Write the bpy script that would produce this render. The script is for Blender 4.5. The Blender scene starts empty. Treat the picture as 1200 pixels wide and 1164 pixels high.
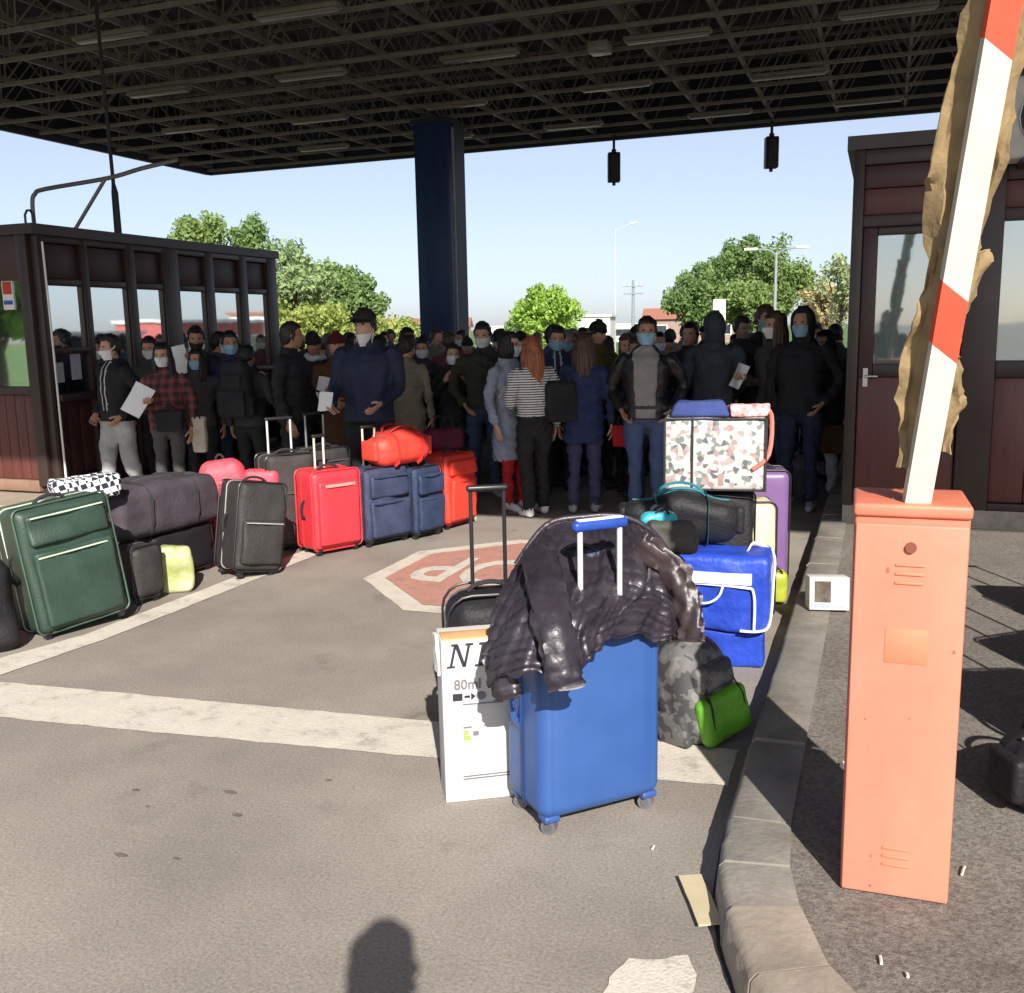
import bpy, bmesh, math, random
import numpy as np
from mathutils import Vector, Matrix, noise as mnoise
from mathutils.kdtree import KDTree
random.seed(7)
R_ = math.radians
SC = bpy.context.scene
COL = SC.collection

# ------------------------------------------------------------------ camera
CAM_H = 1.68
def make_camera(pitch=9.7, roll=1.1, yaw=20.6):
    p, r, y = R_(pitch), R_(roll), R_(yaw)
    fw = Vector((-math.sin(y)*math.cos(p), math.cos(y)*math.cos(p), -math.sin(p)))
    rt = Vector((math.cos(y), math.sin(y), 0)); up = rt.cross(fw)
    X = rt*math.cos(r)-up*math.sin(r); U = up*math.cos(r)+rt*math.sin(r)
    c = bpy.data.cameras.new('camera'); c.sensor_fit = 'HORIZONTAL'; c.sensor_width = 36
    c.lens = 36*1150/1200; c.clip_start = .05; c.clip_end = 3000
    o = bpy.data.objects.new('camera', c); COL.objects.link(o)
    m = Matrix((X, U, -fw)).transposed().to_4x4(); m.translation = (0, 0, CAM_H)
    o.matrix_world = m; SC.camera = o
make_camera()

# ------------------------------------------------------------------ sky, sun, exposure
SUN_EL, SUN_AZ = 33.4, 151.4            # azimuth clockwise from +Y
w = bpy.data.worlds.new('World'); SC.world = w; w.use_nodes = True
_nt = w.node_tree; _sky = _nt.nodes.new('ShaderNodeTexSky'); _sky.sky_type = 'NISHITA'; _sky.sun_disc = False
_sky.sun_elevation = R_(SUN_EL); _sky.sun_rotation = R_(SUN_AZ); _sky.altitude = 50
_sky.air_density = .65; _sky.dust_density = 1.2; _sky.ozone_density = 1.0
_veil = _nt.nodes.new('ShaderNodeMix'); _veil.data_type = 'RGBA'; _veil.blend_type = 'ADD'; _veil.inputs[0].default_value = 1; _veil.inputs[7].default_value = (3.9, 3.95, 4.35, 1)   # even thin overcast over the whole dome
_nt.links.new(_sky.outputs[0], _veil.inputs[6]); _nt.links.new(_veil.outputs[2], _nt.nodes['Background'].inputs[0]); _nt.nodes['Background'].inputs[1].default_value = .05
_s = bpy.data.lights.new('sun', 'SUN'); _s.energy = 4.3; _s.angle = R_(.55); _s.color = (1, .94, .86)
_so = bpy.data.objects.new('sun', _s); COL.objects.link(_so)
_a, _e = R_(SUN_AZ), R_(SUN_EL)
_so.rotation_euler = Vector((-math.sin(_a)*math.cos(_e), -math.cos(_a)*math.cos(_e), -math.sin(_e))).to_track_quat('-Z', 'Y').to_euler()
_so.location = (6, -12, 14)
SC.view_settings.view_transform = 'Standard'; SC.view_settings.look = 'None'
SC.view_settings.exposure = .95; SC.view_settings.gamma = 1; SC.view_settings.use_curve_mapping = False
SC.cycles.max_bounces = 6; SC.cycles.use_denoising = True

# ------------------------------------------------------------------ materials
def srgb(r, g, b):
    f = lambda c: (c/255/12.92) if c/255 <= .04045 else ((c/255+.055)/1.055)**2.4
    return (f(r), f(g), f(b))
_mc = {}
def mk(name, col, rough=.65, metal=0., var=.18, scale=6., bump=.0, bscale=60., detail=4., spec=.5, col2=None, aniso=None, coat=0., sheen=0., trans=0.):
    if name in _mc: return _mc[name]
    m = bpy.data.materials.new(name); m.use_nodes = True; nt = m.node_tree; n = nt.nodes; L = nt.links
    b = n['Principled BSDF']; b.inputs['Roughness'].default_value = rough; b.inputs['Metallic'].default_value = metal
    b.inputs['Specular IOR Level'].default_value = spec; b.inputs['Coat Weight'].default_value = coat
    b.inputs['Sheen Weight'].default_value = sheen
    tc = n.new('ShaderNodeTexCoord'); mp = n.new('ShaderNodeMapping'); L.new(tc.outputs['Object'], mp.inputs[0])
    if aniso: mp.inputs['Scale'].default_value = aniso
    no = n.new('ShaderNodeTexNoise'); no.inputs['Scale'].default_value = scale; no.inputs['Detail'].default_value = detail; no.inputs['Roughness'].default_value = .65
    L.new(mp.outputs[0], no.inputs['Vector'])
    rp = n.new('ShaderNodeValToRGB'); rp.color_ramp.elements[0].position = .3; rp.color_ramp.elements[1].position = .72
    c2 = col2 or tuple(min(1, c*(1+var)) for c in col); c1 = col if col2 else tuple(c*(1-var) for c in col)
    rp.color_ramp.elements[0].color = (*c1, 1); rp.color_ramp.elements[1].color = (*c2, 1)
    L.new(no.outputs['Fac'], rp.inputs[0]); L.new(rp.outputs[0], b.inputs['Base Color'])
    if bump:
        nb = n.new('ShaderNodeTexNoise'); nb.inputs['Scale'].default_value = bscale; nb.inputs['Detail'].default_value = 3
        L.new(mp.outputs[0], nb.inputs['Vector'])
        bp = n.new('ShaderNodeBump'); bp.inputs['Strength'].default_value = bump; bp.inputs['Distance'].default_value = .02
        L.new(nb.outputs['Fac'], bp.inputs['Height']); L.new(bp.outputs[0], b.inputs['Normal'])
    if trans:
        t = n.new('ShaderNodeBsdfTranslucent'); L.new(rp.outputs[0], t.inputs['Color'])
        mx = n.new('ShaderNodeMixShader'); mx.inputs[0].default_value = trans
        L.new(b.outputs[0], mx.inputs[1]); L.new(t.outputs[0], mx.inputs[2]); L.new(mx.outputs[0], n['Material Output'].inputs[0])
    _mc[name] = m
    return m
def cloth(col, rough=.85, bump=.6, bscale=20., var=.22, sheen=.0):
    k = 'cloth_%d_%d_%d_%d' % (*[int(c*1000) for c in col], int(rough*100))
    return mk(k, col, rough=rough, var=var, scale=7, bump=bump, bscale=bscale, spec=.3, sheen=sheen)
def nodemat(name, fn):
    if name in _mc: return _mc[name]
    m = bpy.data.materials.new(name); m.use_nodes = True
    fn(m.node_tree, m.node_tree.nodes, m.node_tree.links, m.node_tree.nodes['Principled BSDF']); _mc[name] = m
    return m
def glass_mat(name, tint, rough=.02):
    def fn(nt, n, L, b):
        b.inputs['Base Color'].default_value = (*tint, 1); b.inputs['Roughness'].default_value = rough
        b.inputs['Metallic'].default_value = .0; b.inputs['Specular IOR Level'].default_value = 1.0; b.inputs['IOR'].default_value = 2.6
        b.inputs['Coat Weight'].default_value = .5; b.inputs['Coat Roughness'].default_value = .02
    return nodemat(name, fn)
def mirror_glass(name, tint, fac):
    def fn(nt, n, L, b):
        b.inputs['Base Color'].default_value = (*tint, 1); b.inputs['Roughness'].default_value = .25
        g = n.new('ShaderNodeBsdfGlossy'); g.inputs['Roughness'].default_value = .03; g.inputs['Color'].default_value = (.86, .93, .94, 1)
        nz = n.new('ShaderNodeTexNoise'); nz.inputs['Scale'].default_value = 1.7
        tc = n.new('ShaderNodeTexCoord'); L.new(tc.outputs['Object'], nz.inputs['Vector'])
        bp = n.new('ShaderNodeBump'); bp.inputs['Strength'].default_value = .04; bp.inputs['Distance'].default_value = .02
        L.new(nz.outputs['Fac'], bp.inputs['Height']); L.new(bp.outputs[0], g.inputs['Normal'])
        mx = n.new('ShaderNodeMixShader'); mx.inputs[0].default_value = fac
        L.new(b.outputs[0], mx.inputs[1]); L.new(g.outputs[0], mx.inputs[2]); L.new(mx.outputs[0], n['Material Output'].inputs[0])
    return nodemat(name, fn)

# ------------------------------------------------------------------ mesh helpers
class MB:
    def __init__(s): s.v, s.f, s.m = [], [], []
    def add(s, vs, fs, m=0):
        o = len(s.v); s.v += [tuple(p) for p in vs]; s.f += [tuple(i+o for i in f) for f in fs]; s.m += [m]*len(fs); return s
    def box(s, c, sz, m=0, rz=0.):
        x, y, z = [k/2 for k in sz]; ca, sa = math.cos(rz), math.sin(rz)
        vs = [(c[0]+a*x*ca-b*y*sa, c[1]+a*x*sa+b*y*ca, c[2]+d*z) for a in (-1, 1) for b in (-1, 1) for d in (-1, 1)]
        return s.add(vs, [(0, 1, 3, 2), (4, 6, 7, 5), (0, 4, 5, 1), (2, 3, 7, 6), (0, 2, 6, 4), (1, 5, 7, 3)], m)
    def rbox(s, c, sz, r, m=0, seg=3, mid=1, deform=None):
        h = [k/2 for k in sz]; r = min(r, *[k*.98 for k in h]); ax = []
        for k in h:
            a = [-k+r*(1-math.cos(math.pi/2*i/seg)) if False else -k+r*i/seg for i in range(seg)]
            inn = [-(k-r)+2*(k-r)*i/mid for i in range(mid+1)]
            ax.append(a+inn+[-q for q in reversed(a)])
        idx = {}; vs = []; fs = []
        def vert(p):
            key = tuple(round(q, 5) for q in p)
            if key in idx: return idx[key]
            inn = [max(-(h[i]-r), min(h[i]-r, p[i])) for i in range(3)]
            d = Vector([p[i]-inn[i] for i in range(3)])
            if d.length > 1e-9: d = d.normalized()*r
            q = Vector(inn)+d
            if deform: q = Vector(deform(q))
            idx[key] = len(vs); vs.append((q[0]+c[0], q[1]+c[1], q[2]+c[2])); return idx[key]
        for a in range(3):
            b, d = (a+1) % 3, (a+2) % 3
            for sg in (-1, 1):
                for i in range(len(ax[b])-1):
                    for j in range(len(ax[d])-1):
                        q = []
                        for (ii, jj) in ((i, j), (i+1, j), (i+1, j+1), (i, j+1)):
                            p = [0, 0, 0]; p[a] = sg*h[a]; p[b] = ax[b][ii]; p[d] = ax[d][jj]; q.append(vert(p))
                        if sg < 0: q.reverse()
                        if len(set(q)) == 4: fs.append(tuple(q))
        return s.add(vs, fs, m)
    def tube(s, path, r, n=8, m=0, closed=False, flat=None, cap=True):
        P = [Vector(p) for p in path]; N = len(P); rr = r if isinstance(r, (list, tuple)) else [r]*N
        vs, fs = [], []; prev = None
        for i in range(N):
            if closed: t = P[(i+1) % N]-P[i-1]
            else: t = P[min(i+1, N-1)]-P[max(i-1, 0)]
            t = t.normalized() if t.length > 1e-9 else Vector((0, 0, 1))
            if prev is None:
                u = t.cross(Vector((0, 0, 1)));  u = t.cross(Vector((0, 1, 0))) if u.length < .05 else u
            else: u = prev-t*prev.dot(t)
            u.normalize(); prev = u; v = t.cross(u)
            for k in range(n):
                a = 2*math.pi*(k+.5)/n; q = rr[i]
                ru, rv = (q*flat[0], q*flat[1]) if flat else (q, q)
                vs.append(P[i]+u*math.cos(a)*ru+v*math.sin(a)*rv)
        for i in range(N if closed else N-1):
            for k in range(n):
                a, b = i*n+k, i*n+(k+1) % n; j = (i+1) % N
                fs.append((a, b, j*n+(k+1) % n, j*n+k))
        if not closed and cap:
            fs.append(tuple(reversed(range(n)))); fs.append(tuple(range((N-1)*n, N*n)))
        return s.add(vs, fs, m)
    def loft(s, secs, n=16, m=0, p=2.0):
        """secs: (cx, cy, cz, rx, ry) horizontal superellipse rings from bottom to top"""
        vs, fs = [], []
        for (cx, cy, cz, rx, ry) in secs:
            for k in range(n):
                a = 2*math.pi*k/n; c, q = math.cos(a), math.sin(a)
                vs.append((cx+rx*math.copysign(abs(c)**(2/p), c), cy+ry*math.copysign(abs(q)**(2/p), q), cz))
        for i in range(len(secs)-1):
            for k in range(n): fs.append((i*n+k, i*n+(k+1) % n, (i+1)*n+(k+1) % n, (i+1)*n+k))
        fs.append(tuple(reversed(range(n)))); fs.append(tuple(range((len(secs)-1)*n, len(secs)*n)))
        return s.add(vs, fs, m)
    def ell(s, c, r, n=12, m=0, rot=None):
        vs, fs = [], []; k = n//2+1
        for i in range(1, k):
            ph = math.pi*i/k
            for j in range(n):
                a = 2*math.pi*j/n; vs.append(Vector((r[0]*math.sin(ph)*math.cos(a), r[1]*math.sin(ph)*math.sin(a), -r[2]*math.cos(ph))))
        for i in range(k-2):
            for j in range(n): fs.append((i*n+j, i*n+(j+1) % n, (i+1)*n+(j+1) % n, (i+1)*n+j))
        b = len(vs); vs += [Vector((0, 0, -r[2])), Vector((0, 0, r[2]))]
        for j in range(n): fs.append((b, (j+1) % n, j)); fs.append((b+1, (k-2)*n+j, (k-2)*n+(j+1) % n))
        if rot: vs = [rot @ v for v in vs]
        return s.add([v+Vector(c) for v in vs], fs, m)
    def prism(s, poly, z0, z1, m=0):
        n = len(poly); vs = [(x, y, z0) for x, y in poly]+[(x, y, z1) for x, y in poly]
        return s.add(vs, [tuple(reversed(range(n))), tuple(range(n, 2*n))]+[(i, (i+1) % n, n+(i+1) % n, n+i) for i in range(n)], m)
    def sheet(s, pts, nu, nv, th, m=0):
        """pts[v][u] grid -> closed sheet of thickness th"""
        P = [[Vector(q) for q in row] for row in pts]; N = []
        for j in range(nv):
            row = []
            for i in range(nu):
                a = P[j][min(i+1, nu-1)]-P[j][max(i-1, 0)]; b = P[min(j+1, nv-1)][i]-P[max(j-1, 0)][i]
                q = a.cross(b); row.append(q.normalized() if q.length > 1e-12 else Vector((0, -1, 0)))
            N.append(row)
        vs = [P[j][i]+N[j][i]*th/2 for j in range(nv) for i in range(nu)]+[P[j][i]-N[j][i]*th/2 for j in range(nv) for i in range(nu)]
        o = nu*nv; fs = []
        for j in range(nv-1):
            for i in range(nu-1):
                a, b, c, d = j*nu+i, j*nu+i+1, (j+1)*nu+i+1, (j+1)*nu+i
                fs += [(a, b, c, d), (o+d, o+c, o+b, o+a)]
        for i in range(nu-1):
            a, b = i, i+1; fs.append((b, a, o+a, o+b)); a, b = (nv-1)*nu+i, (nv-1)*nu+i+1; fs.append((a, b, o+b, o+a))
        for j in range(nv-1):
            a, b = j*nu, (j+1)*nu; fs.append((a, b, o+b, o+a)); a, b = j*nu+nu-1, (j+1)*nu+nu-1; fs.append((b, a, o+a, o+b))
        return s.add(vs, fs, m)
    def mesh(s, name, mats, smooth=True, angle=38):
        me = bpy.data.meshes.new(name); me.from_pydata(s.v, [], s.f)
        for q in (mats if isinstance(mats, (list, tuple)) else [mats]): me.materials.append(q)
        me.polygons.foreach_set('material_index', s.m)
        if smooth:
            me.polygons.foreach_set('use_smooth', [True]*len(s.f)); me.set_sharp_from_angle(angle=R_(angle))
        me.update(); return me
    def build(s, name, mats, parent=None, loc=None, rot=None, smooth=True, angle=38):
        return link(name, s.mesh(name, mats, smooth, angle), parent, loc, rot)
def link(name, me, parent=None, loc=None, rot=None):
    o = bpy.data.objects.new(name, me); COL.objects.link(o)
    if parent: o.parent = parent
    if loc: o.location = loc
    if rot: o.rotation_euler = rot
    return o
def T(o, label, cat, group=None):
    o['label'] = label; o['category'] = cat
    if group: o['group'] = group
    return o
def S(o, kind='structure'): o['kind'] = kind; return o
def E(name, loc, label, cat, rz=0., group=None, rx=0., ry=0.):
    o = bpy.data.objects.new(name, None); COL.objects.link(o); o.location = loc; o.rotation_euler = (rx, ry, rz); o.empty_display_size = .1
    return T(o, label, cat, group)
def copy_tree(o, parent=None):
    c = o.copy(); COL.objects.link(c); c.parent = parent
    for ch in o.children: copy_tree(ch, c)
    return c
def fbm(p, k=1., oct=2):
    return mnoise.fractal(Vector(p)*k, 1.0, 2.0, oct)
def arc(a, b, h, n=9, up=(0, 0, 1)):
    a, b, up = Vector(a), Vector(b), Vector(up)
    return [a.lerp(b, i/(n-1))+up*h*math.sin(math.pi*i/(n-1))**.6 for i in range(n)]
def smooth_path(ctrl, n=6):
    P = [Vector(p) for p in ctrl]; out = []
    for i in range(len(P)-1):
        p0, p1, p2, p3 = P[max(i-1, 0)], P[i], P[i+1], P[min(i+2, len(P)-1)]
        for k in range(n):
            t = k/n; out.append(.5*((2*p1)+(p2-p0)*t+(2*p0-5*p1+4*p2-p3)*t*t+(3*p1-p0-3*p2+p3)*t**3))
    return out+[P[-1]]

# ------------------------------------------------------------------ ground, markings, kerbs
def asphalt(name, base, speck, stain, bump=.32, sp=95.):
    def fn(nt, n, L, b):
        tc = n.new('ShaderNodeTexCoord'); b.inputs['Roughness'].default_value = .93; b.inputs['Specular IOR Level'].default_value = .25
        def nz(s, d=5, r=.6):
            q = n.new('ShaderNodeTexNoise'); q.inputs['Scale'].default_value = s; q.inputs['Detail'].default_value = d; q.inputs['Roughness'].default_value = r
            L.new(tc.outputs['Object'], q.inputs['Vector']); return q
        def ramp(src, p0, p1, c0, c1):
            q = n.new('ShaderNodeValToRGB'); q.color_ramp.elements[0].position = p0; q.color_ramp.elements[1].position = p1
            q.color_ramp.elements[0].color = (*c0, 1); q.color_ramp.elements[1].color = (*c1, 1); L.new(src, q.inputs[0]); return q
        fine = nz(sp, 4, .8); big = nz(.9, 5); mid = nz(6, 4); blot = nz(2.3, 3)
        c1 = ramp(fine.outputs['Fac'], .34, .68, tuple(k*.74 for k in base), speck)
        c2 = ramp(big.outputs['Fac'], .35, .7, (.74, .73, .72), (1.1, 1.09, 1.07))
        m1 = n.new('ShaderNodeMix'); m1.data_type = 'RGBA'; m1.blend_type = 'MULTIPLY'; m1.inputs[0].default_value = 1
        L.new(c1.outputs[0], m1.inputs[6]); L.new(c2.outputs[0], m1.inputs[7])
        st = ramp(blot.outputs['Fac'], .58, .74, (0, 0, 0), (1, 1, 1)); st2 = ramp(mid.outputs['Fac'], .42, .62, (0, 0, 0), (1, 1, 1))
        mm = n.new('ShaderNodeMath'); mm.operation = 'MULTIPLY'; L.new(st.outputs[0], mm.inputs[0]); L.new(st2.outputs[0], mm.inputs[1])
        m2 = n.new('ShaderNodeMix'); m2.data_type = 'RGBA'; m2.inputs[7].default_value = (*stain, 1)
        mf = n.new('ShaderNodeMath'); mf.operation = 'MULTIPLY'; mf.inputs[1].default_value = .6; L.new(mm.outputs[0], mf.inputs[0])
        L.new(mf.outputs[0], m2.inputs[0]); L.new(m1.outputs[2], m2.inputs[6]); L.new(m2.outputs[2], b.inputs['Base Color'])
        bp = n.new('ShaderNodeBump'); bp.inputs['Strength'].default_value = bump; bp.inputs['Distance'].default_value = .012
        L.new(fine.outputs['Fac'], bp.inputs['Height']); L.new(bp.outputs[0], b.inputs['Normal'])
    return nodemat(name, fn)
M_ROAD = asphalt('road_asphalt', (.268, .242, .212), (.37, .338, .298), (.10, .085, .07))
M_ISLAND = asphalt('island_asphalt', (.14, .125, .11), (.29, .265, .235), (.06, .05, .045), bump=.6, sp=70.)
def plane(name, x0, x1, y0, y1, z, m, kind='structure'):
    return S(MB().add([(x0, y0, z), (x1, y0, z), (x1, y1, z), (x0, y1, z)], [(0, 1, 2, 3)]).build(name, m, smooth=False), kind)
plane('ground', -900, 900, -900, 1500, 0, M_ROAD)
M_GRASS = mk('grass_field', (.07, .13, .025), rough=.95, var=.4, scale=1.2, bump=.6, bscale=20)
plane('grass_field', -420, -13.5, -200, 6.3, .012, M_GRASS)
plane('far_grass_field', -500, 500, 48, 900, .012, M_GRASS)

def paint_mat(name, col, wear, sc=6.):
    def fn(nt, n, L, b):
        tc = n.new('ShaderNodeTexCoord'); b.inputs['Roughness'].default_value = .85
        q = n.new('ShaderNodeTexNoise'); q.inputs['Scale'].default_value = sc; q.inputs['Detail'].default_value = 8; q.inputs['Roughness'].default_value = .75
        f = n.new('ShaderNodeTexNoise'); f.inputs['Scale'].default_value = 100; f.inputs['Detail'].default_value = 3
        L.new(tc.outputs['Object'], q.inputs['Vector']); L.new(tc.outputs['Object'], f.inputs['Vector'])
        r = n.new('ShaderNodeValToRGB'); e = r.color_ramp.elements; e[0].position = wear-.12; e[1].position = wear+.1
        e[0].color = (*[c*.45+.12 for c in (.22, .19, .16)], 1); e[1].color = (*col, 1); e2 = e.new(min(.98, wear+.3)); e2.color = (*[min(1, c*1.12) for c in col], 1)
        L.new(q.outputs['Fac'], r.inputs[0])
        mx = n.new('ShaderNodeMix'); mx.data_type = 'RGBA'; mx.blend_type = 'MULTIPLY'; mx.inputs[0].default_value = .3
        L.new(r.outputs[0], mx.inputs[6]); L.new(f.outputs['Fac'], mx.inputs[7]); L.new(mx.outputs[2], b.inputs['Base Color'])
        bp = n.new('ShaderNodeBump'); bp.inputs['Strength'].default_value = .35; bp.inputs['Distance'].default_value = .01
        L.new(f.outputs['Fac'], bp.inputs['Height']); L.new(bp.outputs[0], b.inputs['Normal'])
    return nodemat(name, fn)
M_WHITE_PAINT = paint_mat('white_road_paint', (.60, .555, .48), .36)
M_RED_PAINT = paint_mat('red_road_paint', (.48, .235, .185), .38, 9.)
def ragged(poly, z, name, m, step=.05, amp=.008, kind='structure', parent=None):
    out = []; n = len(poly)
    for i in range(n):
        a, b = Vector((*poly[i], 0)), Vector((*poly[(i+1) % n], 0)); k = max(1, int((b-a).length/step)); nrm = Vector((-(b-a).y, (b-a).x, 0)).normalized()
        for j in range(k):
            p = a.lerp(b, j/k); out.append(p+nrm*amp*fbm((p.x*7, p.y*7, 1.3), 2.))
    o = MB().add([(p.x, p.y, z) for p in out], [tuple(range(len(out)))]).build(name, m, smooth=False)
    if parent: o.parent = parent
    elif kind: S(o, kind)
    return o
ragged([(-4.6, 3.0), (-.47, 3.44), (-.47, 3.77), (-.62, 3.76), (-4.6, 3.40)], .004, 'stop_line', M_WHITE_PAINT)
ragged([(-4.42, 3.40), (-4.12, 3.42), (-4.02, 4.2), (-4.0, 5.2), (-3.98, 6.5), (-3.7, 7.3), (-3.3, 7.9), (-3.4, 8.1), (-3.9, 7.5), (-4.16, 6.6), (-4.18, 5.2), (-4.2, 4.2)], .0045, 'lane_edge_line', M_WHITE_PAINT)
ragged([(-.60, 1.7), (-.36, 1.7), (-.385, 2.30), (-.42, 2.40), (-.575, 2.345), (-.60, 2.25)], .004, 'lane_arrow_marking', M_WHITE_PAINT, step=.03, amp=.018)
def octa(c, r, z, name, m, **k): return ragged([(c[0]+r*math.cos(math.pi/8+i*math.pi/4), c[1]+r*math.sin(math.pi/8+i*math.pi/4)) for i in range(8)], z, name, m, **k)
_oc = (-2.23, 6.22)
_om = S(octa(_oc, 1.135, .004, 'stop_road_marking', M_WHITE_PAINT))
octa(_oc, .985, .008, 'red_field', M_RED_PAINT, parent=_om)
def text_mesh(s, size, extr=.0006):
    c = bpy.data.curves.new('t', 'FONT'); c.body = s; c.size = size; c.align_x = 'CENTER'; c.align_y = 'CENTER'; c.extrude = extr; c.offset = size*.018; c.resolution_u = 3
    o = bpy.data.objects.new('t', c); COL.objects.link(o); dg = bpy.context.evaluated_depsgraph_get()
    me = bpy.data.meshes.new_from_object(o.evaluated_get(dg)); bpy.data.objects.remove(o); bpy.data.curves.remove(c); return me
for i, ch in enumerate('STOP'):
    me = text_mesh(ch, .95); me.materials.clear(); me.materials.append(M_WHITE_PAINT)
    o = link('letter', me, _om, (_oc[0]+.60-i*.405, _oc[1], .0125), (0, 0, math.pi)); o.scale = (.66, 1.05, 1)
# dark oil drips and crack repairs on the lane
M_OIL = mk('oil_stain', (.13, .11, .09), rough=.8, var=.3, scale=30)
for i, (x, y, a, b) in enumerate([(-2.55, 2.72, .016, .010), (-2.42, 2.63, .010, .007), (-2.2, 2.82, .035, .010), (-2.07, 2.68, .02, .012), (-2.27, 2.33, .026, .010), (-2.08, 2.37, .016, .006), (-1.9, 3.02, .012, .008), (-1.32, 4.9, .02, .01)]):
    q = [(x+a*math.cos(t*.21)*(1+.35*fbm((math.cos(t*.21)*1.5, math.sin(t*.21)*1.5, i*3.1), 1., 3)), y+b*math.sin(t*.21)*(1+.5*fbm((math.cos(t*.21)*1.5, math.sin(t*.21)*1.5, i*3.1+9), 1., 3))) for t in range(30)]
    S(MB().add([(px_, py_, .0035+.0001*i) for px_, py_ in q], [tuple(range(30))]).build('oil_stain', M_OIL, smooth=False))

# right-hand traffic island: kerb stones one by one, then coarse asphalt
M_KERB = mk('kerb_concrete', (.225, .205, .175), rough=.95, var=.3, scale=5, bump=.16, bscale=45, detail=8)
M_KERB_END = mk('kerb_concrete_ochre', (.27, .23, .185), rough=.95, var=.25, scale=4, bump=.16, bscale=40, detail=8)
M_TAR = mk('tar_seam', (.02, .018, .016), rough=.7, var=.3)
kpath = [(-.405, 60.)]+[(-.405, y) for y in (52, 44, 36, 30, 25, 21, 18, 16, 14, 13, 12, 11, 10, 9.2, 8.3, 7.4, 6.55, 5.75, 5.2, 4.35, 3.6, 2.98)]+[(-.385, 2.70), (-.335, 2.47), (-.235, 2.2), (-.06, 1.96), (.25, 1.8), (.8, 1.74), (1.7, 1.72), (2.7, 1.72), (3.7, 1.72)]
kerb = S(bpy.data.objects.new('kerb', None)); COL.objects.link(kerb)
rk = random.Random(3)
def offs(i, d):
    a = Vector(kpath[max(i-1, 0)]); b = Vector(kpath[min(i+1, len(kpath)-1)]); t = (b-a).normalized(); n = Vector((-t.y, t.x)); return Vector(kpath[i])+n*d
for i in range(len(kpath)-1):
    g = .004; wd = .20
    a0, b0, a1, b1 = offs(i, 0), offs(i+1, 0), offs(i, wd), offs(i+1, wd)
    t = (b0-a0).normalized()*g; j = [rk.uniform(-.004, .004) for _ in range(4)]; h = .13+rk.uniform(-.006, .006)
    ns = 5; rows = []
    for k in range(ns+1):
        f = k/ns; p = a0.lerp(b0, f)+t*(1-2*f); q = a1.lerp(b1, f)+t*(1-2*f); n = (q-p).normalized()
        ch = .018+.012*abs(fbm((p.x*5, p.y*5, i), 1.5)); top = h+.004*fbm((p.x*6, p.y*6, i), 1.); e = .006*fbm((p.x*9, p.y*9, i+5), 1.)
        rows.append([(p.x+n.x*(-.012+e), p.y+n.y*(-.012+e), -.03), (p.x+n.x*e, p.y+n.y*e, top-ch), (p.x+n.x*(ch+e), p.y+n.y*(ch+e), top), (q.x, q.y, top+.002), (q.x, q.y, -.03)])
    mb = MB(); vs = [p for r in rows for p in r]; fs = []
    for k in range(ns):
        for c in range(4): fs.append((k*5+c, (k+1)*5+c, (k+1)*5+c+1, k*5+c+1))
    fs += [(0, 1, 2, 3, 4), tuple(reversed(range(ns*5, ns*5+5)))]
    fs = [tuple(reversed(f)) for f in fs]
    mb.add(vs, fs).build('kerb_stone', M_KERB_END if i in (24, 25) else M_KERB, kerb, angle=50)
seam = MB(); sp = [offs(i, -.02) for i in range(10, 27)]
seam.add([(p.x, p.y, .005) for p in sp]+[(p.x+.03+.012*math.sin(p.y*5), p.y, .005) for p in sp], [(i, len(sp)+i, len(sp)+i+1, i+1) for i in range(len(sp)-1)]).build('tar_seam', M_TAR, kerb, smooth=False)
isl = [offs(i, .20) for i in range(len(kpath))]
ip = [(p.x, p.y) for p in isl]+[(8., 1.94), (8., 60.)]
S(MB().prism(ip, -.02, .122).build('traffic_island_asphalt', M_ISLAND, smooth=False))
# left island under the left booth
S(MB().prism([(-7.45, 6.9), (-7.45, 40), (-12.5, 40), (-12.5, 6.9)], -.02, .118).build('left_island_pavement', mk('pale_concrete', (.34, .28, .22), rough=.95, var=.2, scale=3, bump=.4), smooth=False))

# ------------------------------------------------------------------ canopy on its blue column
M_STEEL = mk('truss_paint', (.20, .185, .15), rough=.6, var=.25, scale=3)
M_DECK = mk('canopy_deck', (.035, .033, .034), rough=.85, var=.3, scale=2)
M_FASCIA = mk('canopy_fascia', (.02, .026, .045), rough=.6, var=.2, scale=2)
X0, X1, Y0, Y1, ZB, ZT = -15.2, 12.1, .98, 20.35, 5.46, 6.55
canopy = E('canopy', (0, 0, 0), 'wide flat canopy roof on an open steel space frame above the checkpoint lanes', 'canopy')
MB().box(((X0+X1)/2, (Y0+Y1)/2, 6.72), (X1-X0-.02, Y1-Y0-.02, .1)).build('roof_deck', M_DECK, canopy, smooth=False)
for (c, sz) in [(((X0+X1)/2, Y0, 6.12), (X1-X0, .08, 1.4)), (((X0+X1)/2, Y1, 6.12), (X1-X0, .08, 1.4)), ((X0, (Y0+Y1)/2, 6.12), (.08, Y1-Y0-.1, 1.4)), ((X1, (Y0+Y1)/2, 6.12), (.08, Y1-Y0-.1, 1.4))]:
    MB().box(c, sz).build('fascia', M_FASCIA, canopy, smooth=False)
NX, NY = 23, 19
gx = [X0+.15+i*(X1-X0-.3)/NX for i in range(NX+1)]; gy = [Y0+.15+j*(Y1-Y0-.3)/NY for j in range(NY+1)]
cm = MB().box((0, 0, 0), (X1-X0-.12, .04, .055)).mesh('chord', M_STEEL, smooth=False)
for y in gy: link('chord', cm, canopy, ((X0+X1)/2, y, ZB+.04))
cm = MB().box((0, 0, 0), (.045, Y1-Y0-.12, .075)).mesh('girder', M_STEEL, smooth=False)
for x in gx: link('girder', cm, canopy, (x, (Y0+Y1)/2, ZB+.122))
web = MB()
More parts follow.
